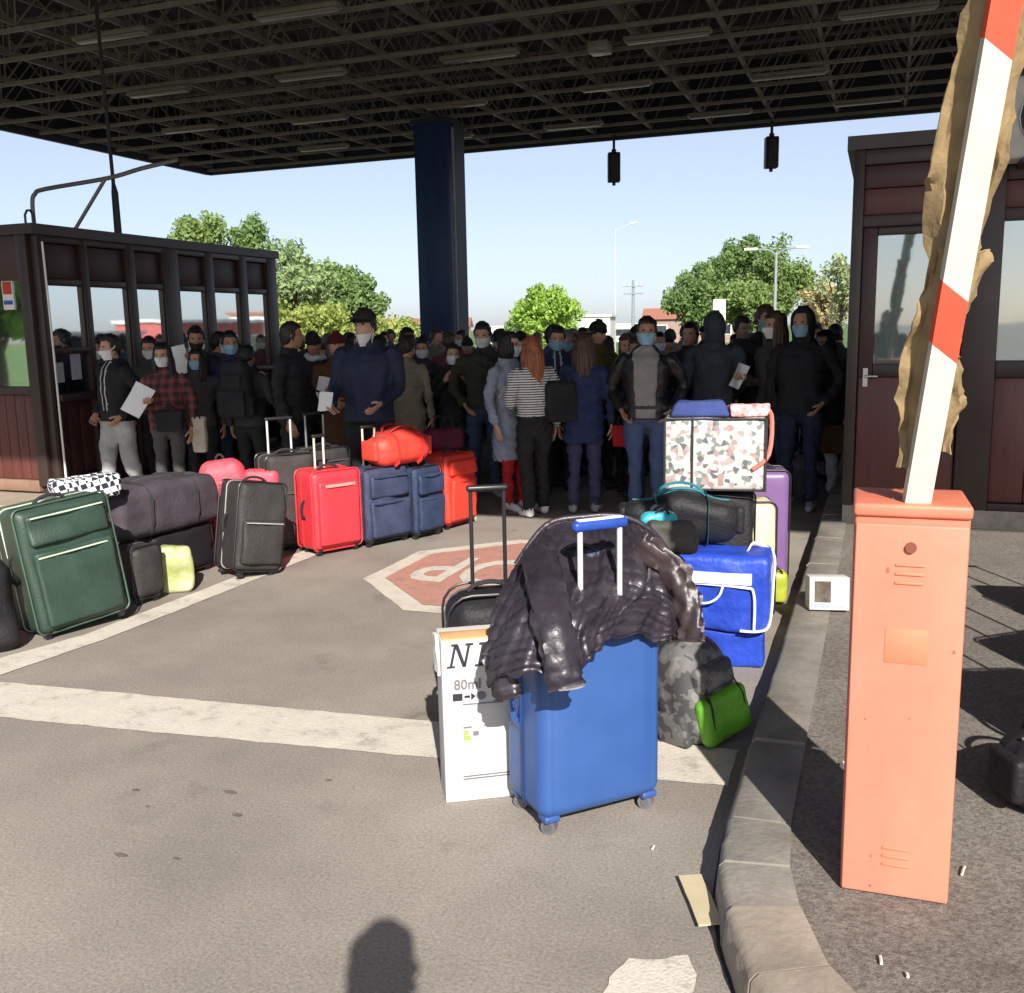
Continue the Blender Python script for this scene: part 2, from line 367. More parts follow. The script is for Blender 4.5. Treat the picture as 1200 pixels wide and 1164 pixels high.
tx = [(gx[i]+gx[i+1])/2 for i in range(NX)]; ty = [(gy[j]+gy[j+1])/2 for j in range(NY)]
for i in range(NX):
    for j in range(NY):
        for a in (0, 1):
            for b in (0, 1): web.tube([(gx[i+a], gy[j+b], ZB+.08), (tx[i], ty[j], ZT)], .0145, 4)
for y in ty: web.box(((tx[0]+tx[-1])/2, y, ZT), (tx[-1]-tx[0], .05, .05))
for x in tx: web.box((x, (ty[0]+ty[-1])/2, ZT+.06), (.05, ty[-1]-ty[0], .05))
S(web.build('web_bracing', M_STEEL, canopy, smooth=False), 'stuff')
# column
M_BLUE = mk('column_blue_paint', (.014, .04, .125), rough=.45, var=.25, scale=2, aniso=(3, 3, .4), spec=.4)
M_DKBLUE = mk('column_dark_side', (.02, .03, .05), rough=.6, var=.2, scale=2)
col = E('canopy_column', (-7.85, 17.4, 0), 'square navy blue column rising from the crowd to the canopy', 'column')
MB().rbox((0, 0, 2.73), (.66, .8, 5.5), .02, seg=1).build('shaft', M_BLUE, col)
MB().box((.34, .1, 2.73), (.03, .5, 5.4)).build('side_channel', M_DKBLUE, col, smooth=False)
MB().tube([(.39, -.28, .3), (.39, -.28, 5.3)], .025, 8).build('downpipe', mk('pipe_grey', (.25, .25, .27), rough=.5), col)
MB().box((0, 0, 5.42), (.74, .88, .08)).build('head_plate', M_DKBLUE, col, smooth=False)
MB().rbox((0, 0, .12), (.9, 1.0, .24), .03, seg=1).build('base', M_KERB, col)

# ceiling lights (unlit fittings)
M_LAMP = mk('lamp_housing', (.19, .175, .14), rough=.45, var=.12); M_DIFF = mk('lamp_diffuser', (.24, .225, .19), rough=.35, var=.06)
lx = [(-15.0+2.874*i, 'col %d' % i) for i in range(7)]
lights = [(-10.5, 8.0), (-7.6, 8.0), (-4.7, 8.0), (-1.8, 8.0), (-9.25, 10.6), (-6.63, 10.75), (-3.7, 10.8), (-.9, 10.8), (-10.7, 13.2), (-8.03, 13.3), (-5.4, 13.4), (-2.8, 13.55), (-.1, 13.6), (-12.1, 15.7), (-9.55, 16.0), (-6.9, 16.0), (-4.1, 15.9), (-1.5, 16.3), (-10.9, 18.4), (-8.2, 18.5), (-5.6, 18.55), (-2.9, 18.7), (-.4, 18.8)]
words = ['first', 'second', 'third', 'fourth', 'fifth']; rowsn = {8.0: 'nearest', 10.6: 'second', 13.2: 'middle', 15.7: 'fourth', 18.4: 'farthest'}
def rowname(y): return rowsn[min(rowsn, key=lambda k: abs(k-y))]
lp = None; cnt = {}
for (x, y) in lights:
    rn = rowname(y); cnt[rn] = cnt.get(rn, 0)+1
    lab = 'unlit strip light under the canopy, %s from the left in the %s row' % (words[cnt[rn]-1], rn)
    if lp is None:
        lp = E('ceiling_light', (x, y, ZB-.03), lab, 'ceiling light', group='strip lights under the canopy')
        MB().rbox((0, 0, .0), (1.15, .17, .06), .015, seg=1).build('housing', M_LAMP, lp); MB().rbox((0, 0, -.045), (1.08, .12, .03), .012, seg=1).build('diffuser', M_DIFF, lp)
        for s in (-.45, .45): MB().tube([(s, 0, .03), (s, 0, .1)], .01, 6).build('hanger', M_STEEL, lp)
    else:
        o = copy_tree(lp); o.location = (x, y, ZB-.03); o['label'] = lab
o = E('junction_box', (-3.75, 13.7, ZB-.05), 'small pale square box under the canopy beside a strip light', 'junction box')
MB().rbox((0, 0, 0), (.28, .28, .14), .02, seg=1).build('case', M_DIFF, o); MB().tube([(0, 0, .06), (0, 0, .14)], .015, 6).build('stem', M_STEEL, o)

# hanging lane signals seen from behind
M_SIG = mk('signal_black', (.012, .013, .016), rough=.5, var=.2)
def signal(x, y, zb, lab):
    o = E('lane_signal', (x, y, zb), lab, 'traffic signal', rz=R_(20), group='lane signals hanging from the canopy')
    MB().tube([(0, 0, .66), (0, 0, ZB-zb-.02+.04)], .028, 8).build('drop_rod', M_SIG, o)
    MB().rbox((0, 0, .35), (.25, .2, .58), .03, seg=2).build('housing', M_SIG, o)
    for z in (.21, .49):
        v = MB(); v.tube([(0, .1, z), (0, .19, z)], .09, 14); v.build('visor', M_SIG, o)
    MB().box((0, -.11, .35), (.16, .03, .46)).build('back_cover', M_SIG, o, smooth=False)
    MB().tube([(0, 0, 0), (0, 0, .07)], .035, 8).build('gland', M_SIG, o)
    MB().tube([(0, 0, .63), (0, 0, .7)], .05, 8).build('clamp', M_SIG, o)
signal(-5.22, 20.1, 4.50, 'black hanging lane signal nearer the blue column')
signal(-2.13, 20.1, 4.55, 'black hanging lane signal nearer the right booth')

# ------------------------------------------------------------------ booths
M_MAROON = mk('maroon_panel', (.115, .036, .030), rough=.45, var=.2, scale=3, aniso=(6, 6, .6), spec=.5)
M_MAROON_D = mk('dark_maroon_panel', (.05, .018, .018), rough=.45, var=.2, scale=3)
M_FRAME = mk('booth_frame_brown', (.042, .026, .022), rough=.4, var=.2, scale=4)
M_INT = mk('booth_interior', (.30, .30, .28), rough=.8)
M_GL = mirror_glass('booth_glass', (.16, .20, .20), .9)
M_GLD = mirror_glass('booth_dark_glass', (.01, .01, .012), .12)
M_WHITEP = mk('white_plastic', (.75, .74, .7), rough=.5, var=.08)
M_ALU = mk('bare_aluminium', (.55, .54, .52), rough=.35, metal=.8, var=.1)
def cell(mb_kind, parent, axis, a0, a1, z0, z1, at, depth, m, name, inset=0.):
    """a flat piece on a booth face; axis 'x' = face normal to X (spans y), 'y' = face normal to Y (spans x)"""
    if axis == 'x': c, s = (at, (a0+a1)/2, (z0+z1)/2), (depth, a1-a0, z1-z0)
    else: c, s = ((a0+a1)/2, at, (z0+z1)/2), (a1-a0, depth, z1-z0)
    return MB().box(c, s).build(name, m, parent, smooth=False) if mb_kind == 'box' else MB().rbox(c, s, .008, seg=1).build(name, m, parent)
bl = E('control_booth', (0, 0, 0), 'long dark brown control booth with a row of windows on the left', 'booth')
BX, BY0, BY1, Z0, Z1 = -7.75, 7.56, 11.62, .12, 2.76
MB().box(((BX-2.5)/2+BX/2-.05, (BY0+BY1)/2, .17), (2.5, BY1-BY0, .1)).build('floor_plinth', M_FRAME, bl, smooth=False)
MB().box((BX-1.25, (BY0+BY1)/2, 2.72), (2.62, BY1-BY0+.12, .1)).build('roof', M_FRAME, bl, smooth=False)
MB().box((BX-2.48, (BY0+BY1)/2, 1.45), (.06, BY1-BY0, 2.5)).build('rear_wall', M_MAROON_D, bl, smooth=False)
MB().box((BX-1.25, BY1-.03, 1.45), (2.4, .06, 2.5)).build('end_wall', M_MAROON_D, bl, smooth=False)
posts = [(7.56, 7.63), (8.13, 8.21), (8.78, 8.90), (9.36, 9.62), (10.12, 10.27), (10.81, 10.95), (11.41, 11.62)]
for (a, b) in posts: cell('r', bl, 'x', a, b, .2, 2.67, BX-.0, .09, M_FRAME, 'post')
cell('r', bl, 'x', 7.63, 11.41, 2.60, 2.668, BX, .084, M_FRAME, 'top_rail'); cell('r', bl, 'x', 7.63, 11.41, .18, .28, BX, .084, M_FRAME, 'bottom_rail')
for k in range(6):
    a, b = posts[k][1], posts[k+1][0]; zs = 1.58 if k == 0 else 1.25
    cell('r', bl, 'x', a, b, 2.26, 2.595, BX-.02, .03, M_MAROON_D, 'upper_panel')
    cell('r', bl, 'x', a, b, 2.19, 2.258, BX-.005, .075, M_FRAME, 'window_head')
    wf = cell('r', bl, 'x', a, b, zs-.06, zs, BX+.01, .10, M_FRAME, 'window_sill')
    wn = cell('box', bl, 'x', a+.004, b-.004, zs+.002, 2.188, BX-.012, .012, M_GL, 'window_pane')
    for yy in (a+.012, b-.012): cell('box', bl, 'x', yy-.012, yy+.012, zs, 2.19, BX+.008, .03, M_FRAME, 'window_stile')
    if k == 0:
        cell('box', bl, 'x', a+.004, b-.004, 1.12, zs-.06, BX-.02, .012, M_GLD, 'service_hatch')
        for (y_, z_, w_, h_) in ((a+.12, 1.33, .1, .2), (a+.34, 1.38, .13, .26)): cell('box', bl, 'x', y_-w_/2, y_+w_/2, z_-h_/2, z_+h_/2, BX-.008, .006, M_WHITEP if k else mk('notice_paper', (.42, .42, .5), rough=.8), 'notice')
        cell('r', bl, 'x', a, b, 1.05, 1.118, BX+.03, .16, M_FRAME, 'counter'); top = 1.045
    else: top = zs-.063
    npl = 3
    for q in range(npl):
        y_a, y_b = a+(b-a)*q/npl, a+(b-a)*(q+1)/npl
        cell('r', bl, 'x', y_a+.003, y_b-.003, .283, top, BX-.02, .04, M_MAROON_D, 'plank')
# south face
cell('r', bl, 'y', BX-.18, BX-.05, .2, 2.67, BY0, .1, M_FRAME, 'corner_post'); cell('r', bl, 'y', -10.25, -10.1, .2, 2.67, BY0, .1, M_FRAME, 'corner_post')
cell('r', bl, 'y', -10.1, BX-.18, 2.24, 2.668, BY0, .07, M_MAROON_D, 'upper_panel'); cell('r', bl, 'y', -10.1, BX-.18, 1.12, 1.2, BY0, .1, M_FRAME, 'window_sill')
cell('r', bl, 'y', -9.1, -9.0, 1.2, 2.24, BY0, .08, M_FRAME, 'mullion')
for (a, b) in ((-9.0, BX-.18), (-10.1, -9.1)): cell('box', bl, 'y', a+.003, b-.003, 1.203, 2.237, BY0+.01, .012, M_GL, 'window_pane')
for q in range(17): cell('r', bl, 'y', -10.1+q*.1276+.0025, -10.1+(q+1)*.1276-.0025, .26, 1.118, BY0+.012, .04, M_MAROON, 'plank')
cell('r', bl, 'y', -10.1, BX-.18, .14, .255, BY0, .09, mk('rail_ochre', (.22, .13, .09), rough=.6), 'bottom_rail')
sg = T(MB().box((-8.13, BY0-.004, 2.11), (.14, .008, .3)).build('notice_board', [M_WHITEP], smooth=False), 'small white notice with a red panel on the left booth window', 'sign')
MB().box((-8.13, BY0-.011, 2.17), (.11, .005, .12)).build('red_print', mk('notice_red', (.5, .05, .03)), sg, smooth=False)
MB().box((-8.13, BY0-.011, 2.03), (.11, .005, .04)).build('blue_print', mk('notice_blue', (.05, .1, .35)), sg, smooth=False)
cd = T(MB().tube([(BX+.075, BY0+.04, 2.6), (BX+.075, BY0+.05, 1.6), (BX+.08, BY0+.05, .2)], .011, 6).build('conduit', M_WHITEP), 'thin pale conduit running down the corner of the left booth', 'conduit')
lg = E('roof_lug', (BX-.12, BY0+.1, 2.77), 'small lifting loop on the left booth roof corner', 'lifting lug')
MB().tube([(-.05, 0, 0), (-.05, 0, .1), (-.02, 0, .14), (.02, 0, .14), (.05, 0, .1), (.05, 0, 0)], .012, 6).build('ring', M_FRAME, lg)
MB().box((0, 0, .006), (.16, .08, .012)).build('base_plate', M_FRAME, lg, smooth=False)
pg = E('pipe_bracket', (-8.22, 8.6, 2.77), 'bent grey pipe bracket with a diagonal brace on the left booth roof', 'pipe')
M_PIPE = mk('pipe_galvanised', (.22, .21, .2), rough=.5, metal=.4)
MB().tube(smooth_path([(-.55, 0, 0), (-.55, 0, .35), (-.52, .02, .46), (-.40, .06, .51), (.2, .35, .62), (.55, .5, .72), (.9, .65, .8)], 5), .024, 8).build('pipe', M_PIPE, pg)
MB().tube([(-.15, .1, 0), (.18, .32, .60)], .02, 8).build('brace', M_PIPE, pg)
for p in ((-.55, 0), (-.15, .1)): MB().tube([(p[0], p[1], 0), (p[0], p[1], .015)], .055, 12).build('flange', M_PIPE, pg)
T(MB().tube(smooth_path([(-9.7, 8.3, 3.9), (-9.55, 8.3, 3.35), (-9.3, 8.25, 3.02), (-8.9, 8.1, 2.8), (-8.7, 8.1, 2.78)], 5), .012, 6).build('roof_cable', M_SIG), 'black cable sagging onto the left booth roof', 'cable')
T(MB().tube([(-8.3, 9.35, 2.77), (-8.3, 9.35, 3.3), (-8.3, 9.34, 3.4), (-8.3, 9.3, 5.45)], [.045, .04, .022, .02], 8).build('supply_cable', M_SIG), 'black supply cable dropping from the canopy to the left booth roof', 'cable')

M_GLR = mirror_glass('right_booth_glass', (.10, .17, .16), .38)
br = E('control_booth', (0, 0, 0), 'tall maroon control booth with a glazed door behind the barrier', 'booth')
RX0, RX1, RY, RZ = -.25, 3.6, 8.1, 3.02
MB().box(((RX0+RX1)/2, RY+1.4, .19), (RX1-RX0-.02, 2.9, .14)).build('plinth', mk('plinth_concrete', (.33, .30, .26), rough=.95, var=.25, bump=.4), br, smooth=False)
MB().box(((RX0+RX1)/2, RY+1.4, 2.99), (RX1-RX0+.1, 2.94, .1)).build('roof', M_FRAME, br, smooth=False)
MB().box((RX0+.03, RY+1.45, 1.6), (.06, 2.75, 2.68)).build('side_wall', M_MAROON, br, smooth=False)
MB().box(((RX0+RX1)/2, RY+2.8, 1.6), (RX1-RX0-.14, .06, 2.68)).build('rear_wall', M_MAROON_D, br, smooth=False)
for (a, b) in ((-.25, -.17), (.55, .79), (1.75, 1.9), (3.45, 3.6)): cell('r', br, 'y', a, b, .26, 2.94, RY, .1, M_FRAME, 'post')
for (a, b) in ((-.17, .55), (.79, 1.75), (1.9, 3.45)):
    cell('r', br, 'y', a, b, 2.83, 2.938, RY, .09, M_FRAME, 'top_rail'); cell('r', br, 'y', a, b, 2.47, 2.66, RY+.02, .04, M_MAROON, 'upper_panel')
    cell('r', br, 'y', a, b, 2.663, 2.827, RY+.01, .05, M_MAROON_D, 'upper_panel'); cell('r', br, 'y', a, b, 2.38, 2.467, RY, .08, M_FRAME, 'window_head')
dr = cell('r', br, 'y', -.16, .54, .28, 1.26, RY+.005, .06, M_MAROON, 'door')
for (a, b, c, d, nm) in ((-.165, -.062, 1.263, 2.377, 'door_stile'), (.46, .545, 1.263, 2.377, 'door_stile'), (-.06, .458, 1.263, 1.36, 'door_rail'), (-.06, .458, 2.32, 2.377, 'door_rail')): cell('r', dr, 'y', a, b, c, d, RY+.002, .062, M_FRAME if 'rail' in nm else M_MAROON_D, nm)
cell('box', dr, 'y', -.058, .456, 1.362, 2.318, RY+.01, .012, M_GLR, 'door_pane')
cur = MB(); g = [[(-.05+.16*i/10, RY+.05+.012*math.sin(i*2.4), 1.4+.9*j/4) for i in range(11)] for j in range(5)]
cur.sheet(g, 11, 5, .004).build('curtain', M_WHITEP, dr)
hb = MB(); hb.box((-.11, RY-.035, 1.26), (.035, .02, .14)); hb.tube([(-.11, RY-.045, 1.27), (-.11, RY-.075, 1.27), (-.02, RY-.08, 1.27)], .009, 6); hb.build('handle', M_ALU, dr)
for z in (.55, 1.5, 2.2): MB().tube([(.565, RY-.055, z), (.565, RY-.055, z+.1)], .012, 6).build('hinge', M_FRAME, dr)
for (a, b) in ((.79, 1.75), (1.9, 3.45)):
    cell('r', br, 'y', a, b, 1.26, 1.38, RY-.01, .1, M_FRAME, 'window_sill'); cell('box', br, 'y', a+.003, b-.003, 1.382, 2.378, RY+.012, .012, M_GLR, 'window_pane')
    n = max(2, int((b-a)/.24))
    for q in range(n): cell('r', br, 'y', a+(b-a)*q/n+.003, a+(b-a)*(q+1)/n-.003, .32, 1.257, RY+.01, .04, M_MAROON, 'plank')
    cell('r', br, 'y', a, b, .262, .317, RY, .09, M_FRAME, 'bottom_rail')
ac = E('air_conditioner', (1.14, RY-.2, 2.76), 'pale air conditioner unit on the right booth wall at the photo edge', 'air conditioner')
MB().rbox((0, 0, .27), (.78, .28, .54), .025, seg=2).build('case', mk('ac_case', (.55, .53, .48), rough=.5), ac)
MB().tube([(-.12, -.145, .27), (-.12, -.15, .27)], .21, 24).build('fan_opening', M_SIG, ac)
for k in range(7): MB().tube([(-.12+(.03*(k+1))*math.cos(t*math.pi/10), -.158, .27+(.03*(k+1))*math.sin(t*math.pi/10)) for t in range(20)], .0035, 5, closed=True).build('grille_ring', M_ALU, ac)
for s in (-.28, .28): MB().box((s, .0, -.015), (.04, .4, .03)).build('bracket', M_FRAME, ac, smooth=False)

# ------------------------------------------------------------------ barrier
M_SALMON = mk('salmon_enamel', (.62, .205, .135), rough=.5, var=.15, scale=3, detail=10, aniso=(1, 1, .5), bump=.05, bscale=12, spec=.35)
M_SALMON_D = mk('salmon_patch', (.62, .19, .10), rough=.6, var=.1)
bc = E('barrier_cabinet', (.088, 2.80, .122), 'salmon orange barrier cabinet on the kerbside island', 'barrier', rz=R_(1.5))
BW, BD, BH = .277, .25, 1.09
MB().rbox((0, 0, BH/2-.01), (BW, BD, BH-.02), .008, seg=2).build('case', mk('salmon_case', (.55, .15, .085), rough=.5, var=.1), bc)
MB().rbox((0, -BD/2-.006, BH/2-.02), (BW-.006, .014, BH-.055), .005, seg=2).build('door', M_SALMON, bc)
MB().rbox((0, -.0, BH-.012), (BW+.008, BD+.024, .035), .01, seg=2).build('lid', mk('salmon_lid', (.62, .17, .10), rough=.5, var=.12), bc)
dk = mk('dark_slot', (.25, .06, .035), rough=.7)
for z0 in (BH-.20, .10):
    for k in range(3): MB().rbox((0.0, -BD/2-.0145, z0+k*.024), (.07, .006, .008), .0025, seg=1).build('louvre', M_SALMON_D, bc)
M_CHIP = mk('paint_chip', (.30, .10, .06), rough=.8, var=.3)
rg = random.Random(8)
for k in range(6):
    x, z = rg.uniform(-.115, .115), rg.choice([rg.uniform(.02, .12), rg.uniform(.2, 1.)]); a, q = rg.uniform(.002, .006), rg.uniform(.003, .012)
    MB().add([(x+a*math.cos(t)*(1+.4*math.sin(3*t+k)), -BD/2-.0134, z+q*math.sin(t)) for t in [i*.785 for i in range(8)]], [tuple(reversed(range(8)))]).build('paint_chip', M_CHIP, bc, smooth=False)
lk = MB(); lk.tube([(0, -BD/2-.01, BH-.105), (0, -BD/2-.022, BH-.105)], .014, 14); lk.build('lock', mk('lock_rust', (.22, .07, .04), rough=.5, metal=.3), bc)
MB().rbox((.0, -BD/2-.0135, BH-.37), (.105, .003, .095), .001, seg=1).build('faded_label', M_SALMON_D, bc)
MB().box((0, 0, -.001), (BW-.01, BD-.01, .012)).build('base_plate', mk('rusty_plate', (.2, .09, .05), rough=.8), bc, smooth=False)

M_BOOM = mk('boom_white', (.54, .51, .45), rough=.45, var=.06, scale=12); M_BRED = mk('boom_red', (.66, .075, .035), rough=.5, var=.1)
base = Vector((.098, 2.72, 1.19)); tip = Vector((.285, 2.30, 3.05))
boom = E('barrier_boom', base, 'raised white barrier boom with red stripes and torn brown wrapping', 'barrier')
ax = (tip-base).normalized(); sx = Vector((1, .14, 0)); sx = (sx-ax*sx.dot(ax)).normalized(); sy = ax.cross(sx); Lb = (tip-base).length
def bpt(u, v, t): return sx*u+sy*v+ax*t
def bseg(t0a, t0b, t1a, t1b, hw, hd, m, name):
    vs = [bpt(-hw, -hd, t0a), bpt(hw, -hd, t0b), bpt(hw, hd, t0b), bpt(-hw, hd, t0a), bpt(-hw, -hd, t1a), bpt(hw, -hd, t1b), bpt(hw, hd, t1b), bpt(-hw, hd, t1a)]
    return MB().add(vs, [(3, 2, 1, 0), (4, 5, 6, 7), (0, 1, 5, 4), (1, 2, 6, 5), (2, 3, 7, 6), (3, 0, 4, 7)]).build(name, m, boom, smooth=False)
st = [(.45, .405, .60, .555), (1.12, 1.075, 1.27, 1.225), (1.72, 1.675, 1.87, 1.825)]
prev = (0.0, 0.0); HW = .0315
for (a, b, c, d) in st: bseg(prev[0], prev[1], a, b, HW, .022, M_BOOM, 'boom_tube'); bseg(a, b, c, d, HW+.0004, .0224, M_BRED, 'red_stripe'); prev = (c, d)
bseg(prev[0], prev[1], Lb, Lb, HW, .022, M_BOOM, 'boom_tube')
bseg(-.1, -.1, .02, .02, .055, .035, mk('boom_clamp', (.35, .32, .3), rough=.5, metal=.3), 'clamp')
# torn brown wrapping: crumpled thick paper on both sides
M_KRAFT = mk('kraft_wrapping', (.26, .185, .09), rough=.85, var=.35, scale=9, bump=.35, bscale=25, detail=6, trans=.12)
rr = random.Random(5)
def wrap(side, t0, t1, wid, name='torn_wrapping'):
    nv = 46; nu = 7; g = []
    for j in range(nv):
        f = j/(nv-1); t = t0+(t1-t0)*f; e = .72*wid(f)*(1+.5*fbm((side*3, t*9, 0), 1., 3))+.012*abs(fbm((t*40, side, 2), 1.))
        row = []
        for i in range(nu):
            u = i/(nu-1); x = side*(HW*.55+(e+HW*.4)*u); y = .028+.035*math.sin(u*2.2+3*fbm((t*5, side, 4)))*u+.02*fbm((u*2.5, t*8, side*5), 1.)
            row.append(bpt(x, y, t+.05*u*fbm((t*6, side, 9))))
        g.append(row if side > 0 else row[::-1])
    MB().sheet(g, nu, nv, .004).build(name, M_KRAFT, boom)
wrap(-1, .12, 1.30, lambda f: .035+.035*math.sin(f*7.5)**2*(1-f*.3)+(.02 if .45 < f < .9 else 0))
wrap(1, .16, .66, lambda f: .045+.025*math.sin(f*8))
wrap(1, .60, 1.75, lambda f: .035+.045*f)

# ------------------------------------------------------------------ trees and far background
M_BARK = mk('bark', (.09, .07, .05), rough=.95, var=.3, scale=5, bump=.6, bscale=15)
def leaf_mat(name, c0, c1):
    def fn(nt, n, L, b):
        g = n.new('ShaderNodeNewGeometry'); r = n.new('ShaderNodeValToRGB'); r.color_ramp.elements[0].color = (c0[0]*1.25, c0[1]*1.35, c0[2]*1.15, 1); r.color_ramp.elements[1].color = (c1[0]*1.2, c1[1]*1.3, c1[2]*1.1, 1)
        L.new(g.outputs['Random Per Island'], r.inputs[0]); L.new(r.outputs[0], b.inputs['Base Color']); b.inputs['Roughness'].default_value = .7; b.inputs['Specular IOR Level'].default_value = .15
        t = n.new('ShaderNodeBsdfTranslucent'); L.new(r.outputs[0], t.inputs['Color']); mx = n.new('ShaderNodeMixShader'); mx.inputs[0].default_value = .35
        L.new(b.outputs[0], mx.inputs[1]); L.new(t.outputs[0], mx.inputs[2]); L.new(mx.outputs[0], n['Material Output'].inputs[0])
    return nodemat(name, fn)
LV = dict(soft=leaf_mat('leaf_soft_green', (.15, .20, .10), (.30, .36, .19)), mid=leaf_mat('leaf_mid_green', (.10, .15, .05), (.24, .30, .12)), pale=leaf_mat('leaf_pale_green', (.20, .23, .14), (.36, .38, .24)),
          yellow=leaf_mat('leaf_yellow_green', (.17, .20, .05), (.31, .33, .11)), bright=leaf_mat('leaf_bright_green', (.15, .24, .04), (.30, .42, .10)), dark=leaf_mat('leaf_deep_green', (.085, .14, .055), (.20, .27, .11)),
          tan=leaf_mat('leaf_tan', (.30, .23, .13), (.48, .39, .22)))
def tree(x, y, h, rad, kind, label, seed, n=9000, leaf=.125, trunk=.3, name='tree', sub=36, cat='tree', group='trees beyond the crossing'):
    r = np.random.default_rng(seed); rp = random.Random(seed)
    t = E(name, (x, y, 0), label, cat, group=group)
    zc = h*(trunk+1)/2; rz = h*(1-trunk)/2
    cs = []
    for i in range(sub):
        for _ in range(50):
            p = r.uniform(-1, 1, 3)
            if .25 < np.linalg.norm(p) < 1: break
        p *= (1-.12*r.random()); lo = 1-.35*max(0, p[2]); cs.append((p[0]*rad*lo, p[1]*rad*lo, zc+p[2]*rz))
    mb = MB(); top = Vector((rp.uniform(-.1, .1)*rad, rp.uniform(-.1, .1)*rad, zc+rz*.3))
    mb.tube([(0, 0, -.05), (.02*h, 0, h*trunk*.6), tuple(top*.6+Vector((0, 0, h*.05))), tuple(top)], [.03*h, .022*h, .014*h, .005*h], 8)
    for c in cs[:14]:
        b = Vector((0.01*h, 0, h*trunk*rp.uniform(.6, 1.3))); c = Vector(c); mid = b.lerp(c, .5)+Vector((0, 0, .06*h))
        mb.tube([b, mid, c], [.012*h, .008*h, .003*h], 5)
    mb.build('trunk', M_BARK, t)
    cs = np.array(cs); wts = r.uniform(.5, 1.5, len(cs)); idx = r.choice(len(cs), n, p=wts/wts.sum()); sg = np.array([rad*.19, rad*.19, rz*.19])*1.0
    u = r.normal(size=(n, 3)); u /= np.linalg.norm(u, axis=1)[:, None]; ctr = cs[idx]+u*(r.random((n, 1))**.45)*sg*1.7
    d1 = r.normal(size=(n, 3)); d1 /= np.linalg.norm(d1, axis=1)[:, None]; d2 = np.cross(d1, r.normal(size=(n, 3))); d2 /= np.linalg.norm(d2, axis=1)[:, None]
    s = leaf*r.uniform(.6, 1.4, (n, 1)); V = np.stack([ctr-d1*s, ctr+d2*s*.55, ctr+d1*s, ctr-d2*s*.55], 1).reshape(-1, 3)
    me = bpy.data.meshes.new('crown'); me.from_pydata([], [], []); me.vertices.add(4*n); me.vertices.foreach_set('co', V.astype(np.float32).ravel())
    me.loops.add(4*n); me.loops.foreach_set('vertex_index', np.arange(4*n, dtype=np.int32)); me.polygons.add(n); me.polygons.foreach_set('loop_start', np.arange(0, 4*n, 4, dtype=np.int32))
    me.materials.append(LV[kind]); me.update(); me.validate(); link('crown', me, t)
    return t
tree(-32.0, 41.1, 7.8, 2.0, 'mid', 'leafy green tree behind the left booth roof, leftmost', 1)
tree(-30.2, 43.6, 7.2, 1.7, 'dark', 'deep green tree just above the far end of the left booth roof', 2)
tree(-26.2, 40.9, 6.2, 2.0, 'soft', 'pale greyish spring tree beside the far corner of the left booth', 3, n=3600, sub=20)
tree(-27.6, 46.6, 5.1, 2.0, 'mid', 'round green tree between the pale tree and the capped man', 4)
tree(-25.4, 45.4, 4.8, 1.6, 'dark', 'dark green round tree behind the capped man', 5)
for k, (x, y, h, rd, lab) in enumerate([(-25.2, 38.2, 3.0, 1.9, 'yellow-green bush right beside the left booth corner'), (-22.6, 37.6, 2.9, 2.0, 'yellow-green bush behind the capped man'), (-21.6, 41.8, 2.5, 1.6, 'yellow-green bush to the right of the capped man')]):
    tree(x, y, h, rd, 'yellow', lab, 20+k, n=4200, leaf=.11, trunk=.05, name='bush', cat='bush', group='yellow-green bushes')
tree(-25.6, 56.0, 2.5, 1.8, 'tan', 'tan dry bush at the left of the blue column', 31, n=2600, leaf=.12, trunk=.05, name='bush', cat='bush', group=None)
tree(-16.1, 48.5, 3.8, 1.75, 'bright', 'small bright green tree right of the blue column', 6, leaf=.12, trunk=.22)
tree(-21.0, 57.2, 2.6, 1.0, 'dark', 'small dark bush left of the bright green tree', 7, n=2500, leaf=.12, trunk=.1, name='bush', cat='bush', group=None)
tree(-11.2, 63.6, 5.5, 2.0, 'dark', 'large leafy tree at the left of the right-hand tree cluster', 8, n=10000)
tree(-9.0, 67.0, 7.1, 2.4, 'dark', 'tallest tree in the middle of the right-hand tree cluster', 9, n=12000)
tree(-6.2, 65.6, 7.2, 2.3, 'mid', 'tall tree behind the street lamp in the right-hand cluster', 10, n=11000)
tree(-7.7, 61.0, 4.2, 2.0, 'mid', 'lower green tree in front of the right-hand cluster', 11, n=8000)
tree(-3.3, 60.2, 4.0, 1.5, 'tan', 'tan budding tree between the street lamp and right booth', 12, n=3200, leaf=.12)
tree(-2.2, 56.0, 5.4, 1.3, 'pale', 'thin pale tree beside the right booth edge', 13, n=1900, leaf=.12, sub=16)
for k, (x, y, h, rd) in enumerate([(-19.5, -2.5, 6, 3), (-26, -8, 7, 3.2), (-33, 2, 6.5, 3)]):
    tree(x, y, h, rd, 'bright', ['broad tree on the grass left of the camera', 'tall tree far left behind the camera', 'leafy tree in the grass beyond the left booth'][k], 40+k, n=3500, leaf=.3, group='trees on the grass by the left booth')
M_BW = mk('far_white_wall', (.62, .60, .57), rough=.8, var=.08); M_ROOFR = mk('far_red_roof', (.30, .12, .08), rough=.8, var=.2); M_WIN = mirror_glass('far_glass', (.03, .04, .05), .3)
